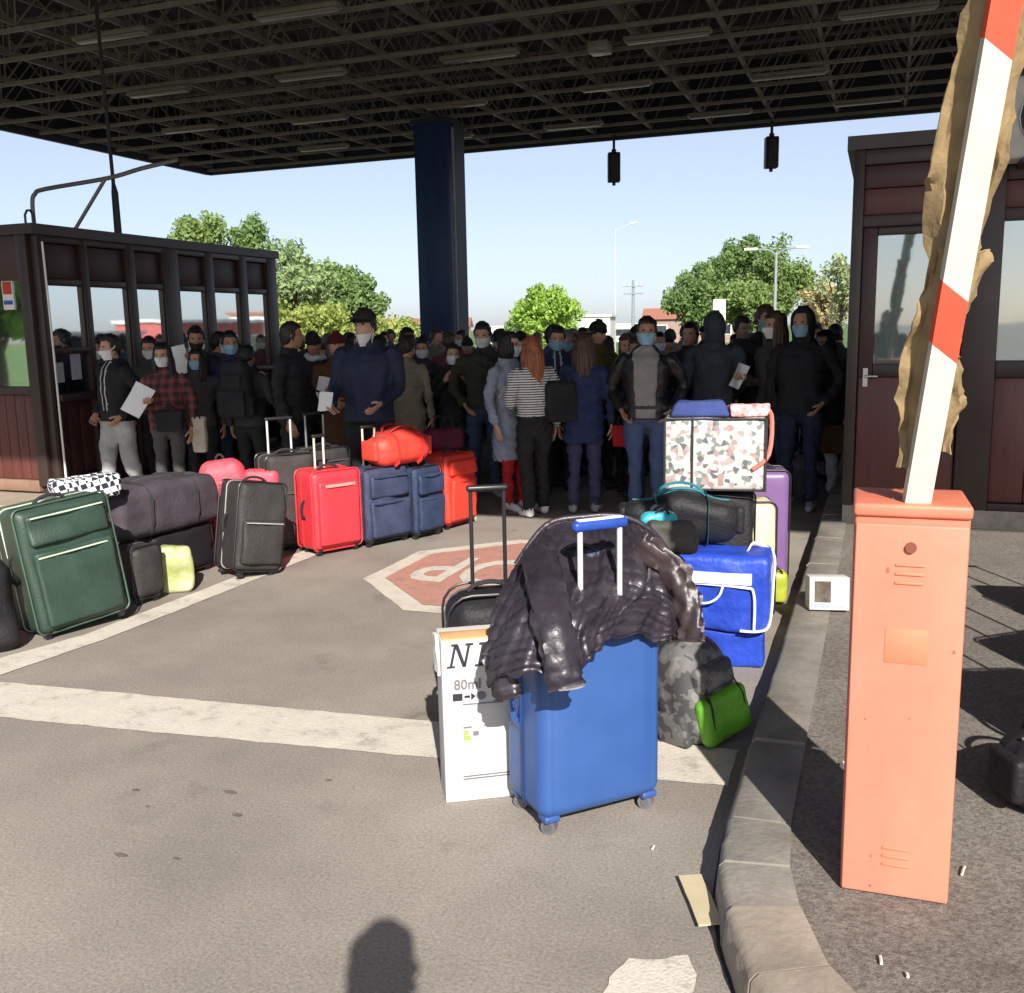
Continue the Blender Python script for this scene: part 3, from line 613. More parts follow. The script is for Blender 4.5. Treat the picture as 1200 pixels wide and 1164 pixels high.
def far_building(x, y, w, d, h, rz, label, wall, roofm, floors=1, bays=4, gable=0., name='far_building'):
    t = E(name, (x, y, 0), label, 'building', rz=rz)
    MB().box((0, 0, h/2), (w, d, h)).build('wall', wall, t, smooth=False)
    if gable:
        v = [(-w/2-.3, -d/2-.3, h), (w/2+.3, -d/2-.3, h), (w/2+.3, d/2+.3, h), (-w/2-.3, d/2+.3, h), (-w/2-.3, 0, h+gable), (w/2+.3, 0, h+gable)]
        MB().add(v, [(0, 1, 5, 4), (2, 3, 4, 5), (0, 4, 3), (1, 2, 5), (3, 2, 1, 0)]).build('roof', roofm, t, smooth=False)
    else: MB().box((0, 0, h+.06), (w+.2, d+.2, .12)).build('roof', roofm, t, smooth=False)
    for f in range(floors):
        for b in range(bays):
            xx = -w/2+w*(b+.5)/bays; zz = h/floors*(f+.55)
            wn = MB().box((xx, -d/2-.02, zz), (w/bays*.5, .05, h/floors*.45)).build('window', M_BW, t, smooth=False)
            MB().box((xx, -d/2-.05, zz), (w/bays*.42, .02, h/floors*.38)).build('pane', M_WIN, wn, smooth=False)
far_building(-15.9, 56, 2.5, 4, 2.25, R_(10), 'small white hut right of the bright green tree', M_BW, M_BW, 1, 1)
far_building(-42, 84, 12, 8, 1.9, R_(20), 'low house with a red roof far behind the blue column', M_BW, M_ROOFR, 1, 4, .9)
far_building(-17.5, 98, 9, 6, 2.3, R_(8), 'low red-roofed house far behind the utility pole', mk('far_brown_wall', (.28, .2, .17), rough=.8), M_ROOFR, 1, 3, 1.1)
far_building(-30, 110, 26, 6, 1.9, R_(15), 'long pale shed on the horizon left of the green tree', M_BW, M_BW, 1, 6)
# buildings off to the right that show mirrored in the left booth's windows
far_building(10.5, 33.2, 6.0, 2.5, 2.15, R_(-88), 'low red hall mirrored in the left booth windows', mk('far_red_wall', (.42, .10, .09), rough=.8), M_BW, 1, 4)
far_building(10.5, 39.5, 4.5, 2.5, 2.5, R_(-88), 'low white office mirrored in the last left booth windows', M_BW, M_ROOFR, 1, 3)
far_building(10.0, 25.4, 7.5, .4, 1.75, R_(-88), 'low cream wall mirrored in the first left booth windows', mk('far_cream_wall', (.5, .42, .33), rough=.8), M_BW, 0, 0)
M_POST = mk('galvanised_post', (.30, .33, .36), rough=.5, metal=.4, var=.1)
lm = E('street_lamp', (-4.71, 47.6, 0), 'grey street lamp with two arms before the right-hand trees', 'street lamp')
MB().tube([(0, 0, 0), (0, 0, 4.9)], [.09, .06], 8).build('pole', M_POST, lm)
for s in (-1, 1):
    MB().tube(smooth_path([(0, 0, 4.75), (s*.3, 0, 5.0), (s*.9, 0, 5.08)], 4), .035, 6).build('arm', M_POST, lm); MB().rbox((s*1.15, 0, 5.09), (.6, .2, .12), .04).build('lamp_head', M_WHITEP, lm)
up = E('utility_pole', (-19.2, 80.1, 0), 'thin grey utility pole with crossarms on the horizon', 'utility pole')
MB().tube([(0, 0, 0), (0, 0, 5.4)], [.16, .1], 8).build('pole', M_POST, up)
for z in (4.9, 4.3): MB().box((0, -.12, z), (1.6, .1, .1)).build('crossarm', M_POST, up, smooth=False)
for s in (-.7, -.25, .25, .7): MB().tube([(s, -.12, 4.95), (s, -.12, 5.15)], .05, 6).build('insulator', M_WHITEP, up)
ml = E('lamp_mast', (-15.6, 60.4, 0), 'very thin pale lamp mast in the middle of the sky', 'street lamp')
MB().tube([(0, 0, 0), (0, 0, 7.6)], [.03, .015], 6).build('pole', mk('pale_mast', (.62, .66, .72), rough=.6), ml); MB().tube([(0, 0, 7.5), (.9, 0, 7.85)], .014, 6).build('arm', mk('pale_mast', (.6, .6, .6)), ml)
MB().rbox((1.15, 0, 7.88), (.5, .16, .1), .03).build('lamp_head', mk('pale_mast', (.6, .6, .6)), ml)
sb = E('signboard', (-6.26, 41.1, 0), 'white square signboard on a post before the tree cluster', 'sign')
MB().tube([(0, 0, 0), (0, 0, 1.7)], .04, 6).build('post', M_POST, sb); MB().rbox((0, -.02, 2.15), (.5, .05, 1.1), .02, seg=1).build('panel', M_WHITEP, sb)

# ------------------------------------------------------------------ luggage builders
M_RUB = mk('black_rubber', (.012, .012, .013), rough=.7, var=.2); M_BLKPL = mk('black_plastic', (.015, .015, .017), rough=.4, var=.2)
M_ZIP = mk('zip_metal', (.16, .16, .16), rough=.4, metal=.5); M_POLE = mk('handle_pole', (.66, .66, .64), rough=.4, metal=.2, var=.05)
M_WEB = mk('black_webbing', (.018, .018, .02), rough=.8, var=.3, bump=.3, bscale=120)
def wheel(parent, x, y, r=.028, wd=.028, axis='x', m=None):
    a = (wd/2, 0, 0) if axis == 'x' else (0, wd/2, 0)
    w_ = MB().tube([(x-a[0], y-a[1], r), (x+a[0], y+a[1], r)], r, 14).build('wheel', m or M_RUB, parent)
    MB().tube([(x-a[0]*1.15, y-a[1]*1.15, r), (x+a[0]*1.15, y+a[1]*1.15, r)], r*.5, 10).build('hub', M_ZIP, w_); return w_
def loop(w_, h_, y, z0, r=.05, n=4, yb=0.):
    P = []
    for (cx, cz, a0) in ((w_/2-r, z0+h_-r, 0), (-w_/2+r, z0+h_-r, 90), (-w_/2+r, z0+r, 180), (w_/2-r, z0+r, 270)):
        for k in range(n+1):
            a = R_(a0+90*k/n); P.append((cx+r*math.cos(a), y, cz+r*math.sin(a)))
    return P
def suitcase(label, loc, rz, w_, d, h, mat, lean=(0., 0.), pockets=((.10, .46), (.62, .26)), ext=0., pole_gap=.2, pole_y=None, pole_m=None, grip_m=None, piping=None, zipm=None, group='suitcases and bags set down along the lane', soft=.013, wheels='front', seed=1, handle=True, tag=None, r=.045, cat='suitcase'):
    t = E('suitcase', loc, label, cat, rz=R_(rz), group=group, rx=R_(lean[0]), ry=R_(lean[1]))
    wh = .045; bh = h-wh
    def df(p):
        k = fbm((p.x*5+seed, p.y*5, p.z*5), 1., 3); q = Vector(p); f = max(0, 1-abs(p.x)/(w_/2))*max(0, 1-abs(p.z)/(bh/2))
        q.y += math.copysign(1, p.y)*soft*(2.2*f**.5+k*1.3) if abs(p.y) > d*.4 else 0; q.x += soft*.8*k*(1 if abs(p.x) > w_*.4 else 0); q.z += soft*.7*fbm((p.x*6, p.y*6, seed))*(1 if p.z > bh*.45 else 0)
        return q
    body = MB().rbox((0, 0, wh+bh/2), (w_, d, bh), r, seg=3, mid=9, deform=df).build('body', mat, t, angle=60)
    pm = piping or M_BLKPL
    for y in (-d/2+.02, d/2-.02): MB().tube(loop(w_+.008, bh+.008, y, wh-.004, r), .006, 6, closed=True).build('piping', pm, t)
    MB().tube(loop(w_+.003, bh+.003, d*.12, wh-.0015, r), .0045, 5, closed=True).build('zip', zipm or M_ZIP, body)
    for (z0, zh) in pockets:
        hh = bh*zh; pw = w_*.84
        def dp(p, zc=z0): return Vector(p)+Vector((0, -soft*(1.0+1.8*fbm((p.x*6+seed, zc*9, p.z*6), 1., 2)), 0))
        pk = MB().rbox((0, -d/2-.008, wh+bh*z0+hh/2), (pw, .05, hh), .022, seg=2, mid=5, deform=dp).build('front_pocket', mat, t, angle=60)
        MB().tube([(-pw*.46, -d/2-.034-soft, wh+bh*z0+hh*.93), (0, -d/2-.037-soft*2, wh+bh*z0+hh*.935), (pw*.46, -d/2-.034-soft, wh+bh*z0+hh*.93)], .005, 5).build('pocket_zip', zipm or M_ZIP, pk)
    if handle:
        MB().tube(arc((-.09, -.01, h), (.09, -.01, h), .035), .012, 8, flat=(1, .8)).build('carry_handle', M_WEB, t)
        MB().tube(arc((-w_/2, 0, h*.44), (-w_/2, 0, h*.66), .03, up=(-1, 0, 0)), .011, 6).build('side_handle', M_WEB, t)
    ys = (-d/2+.05,) if wheels == 'front' else (d/2-.05,) if wheels == 'back' else (-d/2+.05, d/2-.05)
    for y in ys:
        for s in (-1, 1):
            x = s*(w_/2-.05); wheel(t, x, y); MB().rbox((x, y, .055), (.05, .075, .05), .012, seg=1).build('wheel_housing', M_BLKPL, t)
    if wheels != 'four':
        for s in (-1, 1): MB().rbox((s*(w_/2-.06), -ys[0], .025), (.05, .04, .05), .01, seg=1).build('foot', M_BLKPL, t)
    if ext:
        py = d/2-.035 if pole_y is None else pole_y
        for s in (-1, 1): MB().tube([(s*pole_gap/2, py, h-.03), (s*pole_gap/2, py, h+ext)], .0085, 8).build('handle_pole', pole_m or M_POLE, t)
        MB().rbox((0, py, h+ext+.008), (pole_gap+.035, .032, .026), .011, seg=2).build('handle_grip', grip_m or M_BLKPL, t)
    if tag: MB().rbox((tag[0], -d/2-.045-soft, tag[1]), (tag[2], .004, tag[3]), .001, seg=1).build('label_strip', tag[4], t)
    return t
def duffel(label, loc, rz, L_, wd, h, mat, strap=None, seed=1, sag=.02, trim=None, group='suitcases and bags set down along the lane', rx=0., ry=0., endpocket=True, name='duffel_bag', handles=True, rnd=.36):
    t = E(name, loc, label, 'bag', rz=R_(rz), group=group, rx=R_(rx), ry=R_(ry)); strap = strap or M_WEB
    def df(p):
        u = p.x/(L_/2); k = fbm((p.x*5+seed, p.y*6, p.z*6), 1., 3); q = Vector(p); top = max(0, p.z/(h/2))
        q.z -= sag*top*(.4+abs(u))+.012*k*top; q.y *= 1-.10*abs(u)**3*(.5+top); q.y += .014*k; q.x += .014*fbm((p.z*7, p.y*7, seed+3)); q.z += .02*math.cos(u*math.pi*1.5)*top*sag/.02*.6
        return q
    body = MB().rbox((0, 0, h/2), (L_, wd, h), min(wd, h)*rnd, seg=5, mid=10, deform=df).build('body', mat, t, angle=70)
    MB().tube([(L_*.42*u/6, .0, df(Vector((L_*.42*u/6, 0, h/2))).z+h/2+.001) for u in range(-6, 7)], .005, 5).build('zip', trim or M_ZIP, body)
    for s in (-1, 1):
        x = s*L_*.22; P = []
        for k in range(13):
            a = R_(-60+300*k/12)-R_(90)+R_(0); a = R_(150*k/12*2-150)+R_(90)
            c, q = math.cos(a), math.sin(a); e = min(wd, h)*.36
            y = (wd/2+.004)*math.copysign(abs(c)**.55, c); z = (h/2+.004)*math.copysign(abs(q)**.55, q); pt = df(Vector((x, y, z))); P.append((pt.x, pt.y*1.02, pt.z*1.01+h/2))
        MB().tube(P, .018, 6, flat=(1, .14) if False else (.16, 1)).build('strap', strap, t)
        if handles: MB().tube(arc((-L_*.2, s*.05, h*.93), (L_*.2, s*.05, h*.93), .09, 11, up=(0, s*.45, .5)), .011, 6, flat=(1, .7)).build('handle', strap, t)
    if endpocket:
        for s in (-1, 1): MB().rbox((s*(L_/2), 0, h*.45), (.05, wd*.6, h*.55), .022, seg=2, mid=3).build('end_pocket', mat, t, angle=60)
    return t
def backpack(label, loc, rz, h, wd, d, mat, mat2=None, mat3=None, rx=0., ry=0., group=None, seed=1, straps=True):
    t = E('backpack', loc, label, 'backpack', rz=R_(rz), rx=R_(rx), ry=R_(ry), group=group); mat2 = mat2 or mat; mat3 = mat3 or mat
    def df(p):
        u = (p.z+h/2)/h; q = Vector(p); k = fbm((p.x*7+seed, p.y*7, p.z*7), 1., 3); q.x *= 1-.28*u*u; q.y *= 1-.35*u*u; q.y += .012*k; q.x += .012*k; return q
    body = MB().rbox((0, 0, h/2), (wd, d, h), min(wd, d)*.4, seg=4, mid=7, deform=df).build('body', mat, t, angle=70)
    MB().rbox((0, -d*.46, h*.26), (wd*.8, d*.28, h*.46), .05, seg=3, mid=4, deform=lambda p: Vector(p)+Vector((0, .01*fbm((p.x*8, seed, p.z*8)), 0))).build('front_pocket', mat2, t, angle=70)
    MB().rbox((0, -d*.38, h*.64), (wd*.62, d*.3, h*.26), .03, seg=3, mid=3).build('upper_pocket', mat3, t, angle=70)
    for s in (-1, 1):
        MB().rbox((s*wd*.48, 0, h*.22), (.05, d*.6, h*.32), .022, seg=2, mid=2).build('side_pocket', mat3, t, angle=70)
        if straps: MB().tube(smooth_path([(s*wd*.2, d*.32, h*.9), (s*wd*.24, d*.52+.05, h*.78), (s*wd*.26, d*.5+.07, h*.5), (s*wd*.34, d*.45, h*.12)], 4), .022, 6, flat=(.35, 1)).build('shoulder_strap', M_WEB, t)
        MB().tube([(s*wd*.3, -d*.56, h*.12), (s*wd*.28, -d*.6, h*.4), (s*wd*.2, -d*.42, h*.75)], .009, 5, flat=(.4, 1)).build('compression_strap', M_WEB, t)
    MB().tube(arc((-.035, d*.15, h*.98), (.035, d*.15, h*.98), .05, 7), .009, 6).build('grab_loop', M_WEB, t)
    return t
def tote(label, loc, rz, w_, d, h, mat, seed=1, hmat=None, rx=0., ry=0., name='bag', group=None, handle_h=.12, flare=.08, amp=.012, hoff=None):
    t = E(name, loc, label, 'bag', rz=R_(rz), rx=R_(rx), ry=R_(ry), group=group)
    def df(p):
        u = (p.z+h/2)/h; k = fbm((p.x*7+seed, p.y*7, p.z*7), 1., 3); q = Vector(p); q.x *= 1+flare*(u-.5); q.y *= 1-.25*u; q += Vector((k, fbm((p.z*8, p.x*8, seed)), .7*k*(u > .8)))*amp; return q
    MB().rbox((0, 0, h/2), (w_, d, h), min(d, w_, h)*.25, seg=3, mid=8, deform=df).build('body', mat, t, angle=65)
    if handle_h:
        for s in (-1, 1): MB().tube(arc((-w_*.2, s*d*.3, h*.94), (w_*.2, s*d*.3, h*.94), handle_h, 11, up=(0, s*.15, 1)), .011, 6, flat=(1, .5)).build('handle', hmat or M_WEB, t)
    return t

# ------------------------------------------------------------------ luggage in the row on the left
def fab(r, g, b, rough=.8, bump=.25): return cloth((r, g, b), rough, bump, 55.)
C_GREEN = mk('green_nylon', (.026, .052, .036), rough=.5, var=.2, scale=5, bump=.15, bscale=80); C_CHAR = fab(.035, .032, .032, .6); C_PURP = fab(.062, .052, .064, .65)
C_RED = mk('red_polyester', (.62, .035, .05), rough=.5, var=.12, scale=5, bump=.15, bscale=70); C_RED2 = mk('red_orange_nylon', (.72, .05, .03), rough=.55, var=.12, scale=6, bump=.2, bscale=60)
C_NAVY = fab(.038, .048, .092, .6); C_NAVY2 = fab(.025, .04, .085, .55); C_BRN = fab(.045, .040, .036, .65); C_BLK = fab(.013, .013, .015, .6); C_PINK = mk('coral_red_nylon', (.75, .06, .09), rough=.55, var=.12, scale=6, bump=.25, bscale=50)
G_L = 'luggage along the left lane line'
suitcase('green fabric suitcase leaning with a pale pocket zip, largest at the left', (-4.38, 4.32, 0), 70, .54, .33, .76, C_GREEN, lean=(-5, -5), pockets=((.05, .60), (.70, .24)), zipm=mk('pale_zip', (.5, .58, .45), rough=.5), piping=mk('green_piping', (.05, .09, .06), rough=.5), group=G_L, wheels='front', seed=2)
duffel('large dusky purple-grey duffel lying across dark cases behind the green suitcase', (-4.68, 5.36, .36), 85, .95, .46, .36, C_PURP, group=G_L, seed=4, sag=.012, handles=False, rnd=.2)
suitcase('low dark case under the near end of the purple-grey duffel', (-4.40, 4.87, 0), 80, .22, .24, .37, C_CHAR, pockets=(), group=G_L, seed=5, handle=False)
suitcase('low dark case under the far end of the purple-grey duffel', (-4.66, 5.48, 0), 85, .58, .32, .36, C_BLK, pockets=(), group=G_L, seed=6, handle=False)
ch_m = nodemat('checkered_cloth', lambda nt, n, L, b: None)
def _chk(nt, n, L, b):
    tc = n.new('ShaderNodeTexCoord'); c = n.new('ShaderNodeTexChecker'); c.inputs['Scale'].default_value = 30; c.inputs['Color1'].default_value = (.75, .75, .78, 1); c.inputs['Color2'].default_value = (.012, .016, .03, 1)
    mp = n.new('ShaderNodeMapping'); mp.inputs['Rotation'].default_value = (.3, .2, .6); L.new(tc.outputs['Object'], mp.inputs[0]); L.new(mp.outputs[0], c.inputs['Vector']); L.new(c.outputs[0], b.inputs['Base Color']); b.inputs['Roughness'].default_value = .8
_chk(ch_m.node_tree, ch_m.node_tree.nodes, ch_m.node_tree.links, ch_m.node_tree.nodes['Principled BSDF'])
tote('black and white checkered bag lying on top of the green suitcase', (-4.60, 4.70, .70), 62, .38, .25, .13, ch_m, seed=8, amp=.02, handle_h=.0, group=G_L)
tote('yellow-green plastic package standing before the purple-grey duffel', (-4.33, 5.15, 0), 40, .22, .14, .31, mk('yellow_green_plastic', (.28, .32, .07), rough=.4, var=.5, scale=9, col2=(.45, .45, .30), bump=.3, bscale=18), seed=9, handle_h=.0, amp=.02, group=G_L, flare=-.1)
tote('black bag cut off at the left edge of the photo', (-4.55, 3.76, 0), 60, .42, .3, .5, C_BLK, seed=10, amp=.02, flare=-.15, group=G_L)
tote('red bag with a yellow base at the left photo edge behind the black bag', (-5.22, 4.30, 0), 50, .34, .2, .66, C_RED, seed=11, group=G_L)
backpack('coral red backpack slumped behind the dark grey suitcase', (-4.62, 6.20, 0), 35, .745, .44, .26, C_PINK, seed=12, ry=-6, group=G_L)
tote('small coral red pouch beside the coral red backpack', (-4.42, 6.30, 0), 30, .26, .2, .66, C_PINK, seed=13, group=G_L, handle_h=.0)
suitcase('dark grey suitcase leaning to the right with a shiny side zip', (-4.14, 5.66, 0), 62, .36, .33, .66, C_CHAR, lean=(-3, 10), pockets=((.08, .5),), zipm=mk('bright_zip', (.8, .78, .72), rough=.25, metal=.6), group=G_L, seed=14, wheels='back')
suitcase('tall brown-grey suitcase with two raised silver handle poles', (-4.33, 6.50, 0), 55, .40, .26, .755, C_BRN, pockets=((.08, .55),), ext=.26, pole_gap=.19, group=G_L, seed=15)
suitcase('dark suitcase with a thin raised handle behind the red suitcase', (-4.32, 7.02, 0), 62, .40, .25, .74, C_CHAR, ext=.27, pole_gap=.17, group=G_L, seed=16, pole_m=mk('dull_pole', (.35, .35, .36), rough=.35, metal=.6))
suitcase('red fabric suitcase with a pale stripe tag and raised handle', (-3.96, 6.50, 0), 62, .42, .28, .645, C_RED, ext=.24, pole_gap=.08, pockets=((.06, .82),), group=G_L, seed=17, zipm=C_RED, piping=C_RED, tag=(.0, .54, .26, .022, mk('pink_tag', (.7, .28, .25))), pole_m=mk('cream_pole', (.72, .62, .5), rough=.4), soft=.004)
suitcase('navy fabric suitcase under the orange-red duffel with tall cream poles', (-3.73, 6.88, 0), 66, .45, .26, .625, C_NAVY, ext=.30, pole_gap=.12, pockets=((.06, .5), (.6, .3)), group=G_L, seed=18, pole_m=mk('cream_pole', (.72, .62, .5)), zipm=C_NAVY2, soft=.014)
suitcase('smaller navy suitcase between the navy fabric suitcase and the far red one', (-3.53, 7.2, 0), 70, .34, .25, .59, C_NAVY2, pockets=((.06, .5), (.6, .3)), group=G_L, seed=19, zipm=C_NAVY, soft=.012)
suitcase('bright red suitcase standing at the far end of the left row', (-3.46, 7.66, 0), 76, .42, .27, .64, C_RED2, pockets=((.05, .6), (.7, .22)), group=G_L, seed=20, zipm=C_RED, piping=mk('dark_red_piping', (.25, .015, .02), rough=.5), wheels='back')
duffel('bright orange-red duffel lying on top of two navy suitcases', (-3.62, 7.03, .625), 68, .56, .3, .29, C_RED2, strap=mk('red_strap', (.42, .02, .02), rough=.7), group=G_L, seed=21, sag=.035)
suitcase('black suitcase behind the far red suitcase', (-3.72, 8.15, 0), 60, .42, .25, .60, C_BLK, pockets=((.1, .5),), group=G_L, seed=22)
tote('dark maroon bag on the black suitcase behind the far red one', (-3.72, 8.15, .60), 55, .36, .2, .2, fab(.10, .012, .03), seed=23, group=G_L)

# ------------------------------------------------------------------ luggage in the middle
M_BSHELL = nodemat('blue_shell', lambda nt, n, L, b: None)
def _bs(nt, n, L, b):
    tc = n.new('ShaderNodeTexCoord'); b.inputs['Base Color'].default_value = (.028, .085, .28, 1); b.inputs['Roughness'].default_value = .38; b.inputs['Specular IOR Level'].default_value = .5
    wv = n.new('ShaderNodeTexWave'); wv.bands_direction = 'Z'; wv.inputs['Scale'].default_value = 250; wv.inputs['Distortion'].default_value = .15; wv.inputs['Detail'].default_value = 0
    nz = n.new('ShaderNodeTexNoise'); nz.inputs['Scale'].default_value = 7; nz.inputs['Detail'].default_value = 6
    for q in (wv, nz): L.new(tc.outputs['Object'], q.inputs['Vector'])
    bp = n.new('ShaderNodeBump'); bp.inputs['Strength'].default_value = .22; bp.inputs['Distance'].default_value = .003; L.new(wv.outputs['Fac'], bp.inputs['Height']); L.new(bp.outputs[0], b.inputs['Normal'])
    r = n.new('ShaderNodeValToRGB'); r.color_ramp.elements[0].color = (.30, .30, .30, 1); r.color_ramp.elements[1].color = (.55, .55, .55, 1); L.new(nz.outputs['Fac'], r.inputs[0]); L.new(r.outputs[0], b.inputs['Roughness'])
    r2 = n.new('ShaderNodeValToRGB'); r2.color_ramp.elements[0].color = (.026, .078, .245, 1); r2.color_ramp.elements[1].color = (.036, .10, .31, 1); L.new(nz.outputs['Fac'], r2.inputs[0]); L.new(r2.outputs[0], b.inputs['Base Color'])
_bs(M_BSHELL.node_tree, M_BSHELL.node_tree.nodes, M_BSHELL.node_tree.links, M_BSHELL.node_tree.nodes['Principled BSDF'])
M_BPL = mk('blue_plastic', (.03, .08, .26), rough=.4, var=.1)
G_C = 'luggage piled in the middle of the lane'
bs = E('suitcase', (-.926, 3.127, 0), 'blue hard-shell suitcase with four spinner wheels under a black puffer jacket', 'suitcase', rz=R_(46), group=G_C)
W_, D_, H_ = .475, .29, .735
def bdef(p):
    q = Vector(p); f = max(0, 1-(abs(p.x)/(W_/2))**2)*max(0, 1-(abs(p.z)/(H_/2))**2)
    if abs(p.y) > D_*.42: q.y += math.copysign(.014*f, p.y)
    if abs(p.y) > D_*.42 and abs(abs(p.x)-W_*.40) < .012: q.y -= math.copysign(.004, p.y)
    return q
MB().rbox((0, 0, .055+(H_-.055)/2), (W_, D_, H_-.055), .05, seg=5, mid=16, deform=bdef).build('shell', M_BSHELL, bs, angle=70)
MB().tube(loop(W_+.002, H_-.053, 0., .054, .05, 5), .0065, 6, closed=True).build('seam_zip', mk('navy_zip', (.012, .03, .10), rough=.5), bs)
hr = MB().rbox((-W_/2-.002, .02, .44), (.012, .05, .2), .005, seg=2).build('handle_recess', mk('deep_blue_plastic', (.012, .05, .2), rough=.4), bs)
MB().tube(arc((-W_/2-.006, .02, .36), (-W_/2-.006, .02, .52), .022, up=(-1, 0, 0)), .010, 8).build('side_handle', M_BPL, hr)
for sx_ in (-1, 1):
    for sy_ in (-1, 1):
        x, y = sx_*(W_/2-.045), sy_*(D_/2-.04)
        MB().rbox((x, y, .058), (.06, .06, .026), .01, seg=2).build('wheel_housing', M_BPL, bs)
        w_ = MB().tube([(x-.012, y-.012, .026), (x+.012, y+.012, .026)], .026, 16).build('wheel', mk('grey_tyre', (.12, .12, .13), rough=.5), bs)
        MB().tube([(x-.015, y-.015, .026), (x+.015, y+.015, .026)], .014, 12).build('hub', M_ZIP, w_)
        MB().tube([(x, y, .05), (x, y, .056)], .02, 10).build('swivel', M_BLKPL, bs)
for x in (-.075, .075): MB().tube([(x, -D_/2+.024, H_-.03), (x, -D_/2+.024, 1.03)], .0095, 10).build('handle_pole', M_POLE, bs)
gp = MB().rbox((0, -D_/2+.024, 1.045), (.205, .036, .036), .015, seg=3).build('handle_grip', mk('grip_blue', (.018, .06, .33), rough=.4), bs)
MB().rbox((0, -D_/2+.024, 1.0645), (.17, .026, .006), .003, seg=1).build('grip_inlay', M_WHITEP, gp)
for x in (-.075, .075): MB().rbox((x, -D_/2+.03, H_+.002), (.045, .04, .012), .004, seg=1).build('pole_socket', M_BLKPL, bs)
# navy bag on the suitcase, under the jacket
tote('navy bag on top of the blue suitcase, mostly under the puffer jacket', (-.985, 3.235, H_+.012), 30, .30, .18, .175, C_NAVY2, seed=31, amp=.01, handle_h=.03, group=G_C)
JK = [
   [(-1.23, 3.301, 0.803), (-1.132, 3.363, 0.944), (-1.001, 3.418, 0.972), (-0.868, 3.467, 0.969), (-0.767, 3.516, 0.907), (-0.696, 3.564, 0.787)] ,
   [(-1.216, 3.149, 0.772), (-1.102, 3.195, 0.908), (-0.962, 3.275, 0.94), (-0.826, 3.323, 0.925), (-0.714, 3.375, 0.861), (-0.639, 3.436, 0.742)] ,
   [(-1.203, 3.014, 0.718), (-1.06, 2.98, 0.833), (-0.921, 3.092, 0.863), (-0.786, 3.173, 0.852), (-0.677, 3.246, 0.788), (-0.6, 3.331, 0.679)] ,
   [(-1.185, 2.901, 0.657), (-1.032, 2.825, 0.758), (-0.886, 2.856, 0.804), (-0.800, 3.06, 0.795), (-0.69, 3.20, 0.755), (-0.589, 3.274, 0.641)] ,
   [(-1.163, 2.835, 0.605), (-1.019, 2.76, 0.673), (-0.889, 2.793, 0.706), (-0.815, 2.87, 0.736), (-0.735, 3.06, 0.750), (-0.63, 3.236, 0.636)] ,
   [(-1.135, 2.814, 0.551), (-1.005, 2.735, 0.622), (-0.892, 2.756, 0.627), (-0.824, 2.833, 0.669), (-0.776, 2.950, 0.705), (-0.655, 3.14, 0.640)] ,
]
SL1 = [(-1.063, 3.082, 0.921), (-0.968, 2.868, 0.863), (-0.901, 2.746, 0.766), (-0.866, 2.717, 0.657), (-0.854, 2.712, 0.603)]
SL2 = [(-0.775, 3.278, 0.926), (-0.656, 3.284, 0.835), (-0.585, 3.246, 0.72), (-0.577, 3.209, 0.619)]
SL3 = [(-1.101, 2.826, 0.666), (-1.087, 2.783, 0.582), (-1.069, 2.779, 0.52)]
M_PUFF = mk('black_puffer_nylon', (.026, .021, .029), rough=.40, var=.35, scale=5, bump=.18, bscale=40, spec=.6)
M_CUFF = mk('silver_cuff', (.24, .22, .23), rough=.3, var=.3, scale=9, bump=.3, bscale=15); M_LINE = mk('brown_lining', (.032, .02, .022), rough=.42, var=.4, scale=6, bump=.3, bscale=14)
jk = E('puffer_jacket', JK[3][2], 'crumpled black quilted puffer jacket draped over the blue suitcase', 'jacket')
JO = Vector(JK[3][2])
def cr(P, t):
    i = min(int(t), len(P)-2); f = t-i; p0, p1, p2, p3 = [Vector(P[max(0, min(len(P)-1, k))]) for k in (i-1, i, i+1, i+2)]
    return .5*((2*p1)+(p2-p0)*f+(2*p0-5*p1+4*p2-p3)*f*f+(3*p1-p0-3*p2+p3)*f**3)
def jpt(u, v): return cr([cr(r, u*5) for r in JK], v*5)
NU, NV = 110, 90; g = []
for j in range(NV):
    row = []
    for i in range(NU):
        u, v = i/(NU-1), j/(NV-1); p = jpt(u, v)
        e = 1e-3; n = (jpt(min(1, u+e), v)-jpt(max(0, u-e), v)).cross(jpt(u, min(1, v+e))-jpt(u, max(0, v-e))).normalized()
        vv = v+.08*fbm((u*2.2, v*2, 3.), 1.)+.05*math.sin(u*5); uu = u+.05*fbm((u*3, v*3, 8.)); fan = (u-.45)/(.35+.65*v)
        puff = abs(math.sin(math.pi*vv*12))**.45*.009; seam = -.010*math.exp(-((uu-.42)/.014)**2)-.010*math.exp(-((uu-.72)/.016)**2)
        fold = (1-abs(fbm((fan*7., v*.9, 2.), 1., 1)))**3*.030*(.35+v)+(1-abs(fbm((fan*15.+3, v*1.6, 6.), 1., 1)))**3*.013
        wr_ = fold-.02+.005*fbm((u*7, v*7, 1.), 1., 2)
        p = p+n*-(puff+seam+wr_) if n.dot(Vector((.3, -.9, .4))) < 0 else p+n*(puff+seam+wr_)
        edge = min(1, (1-v)*8); p = p+Vector((0, 0, -.012*(1-edge)*math.sin(u*40)))
        row.append(p-JO)
    g.append(row)
MB().sheet(g, NU, NV, .012).build('front_panel', M_PUFF, jk, angle=80)
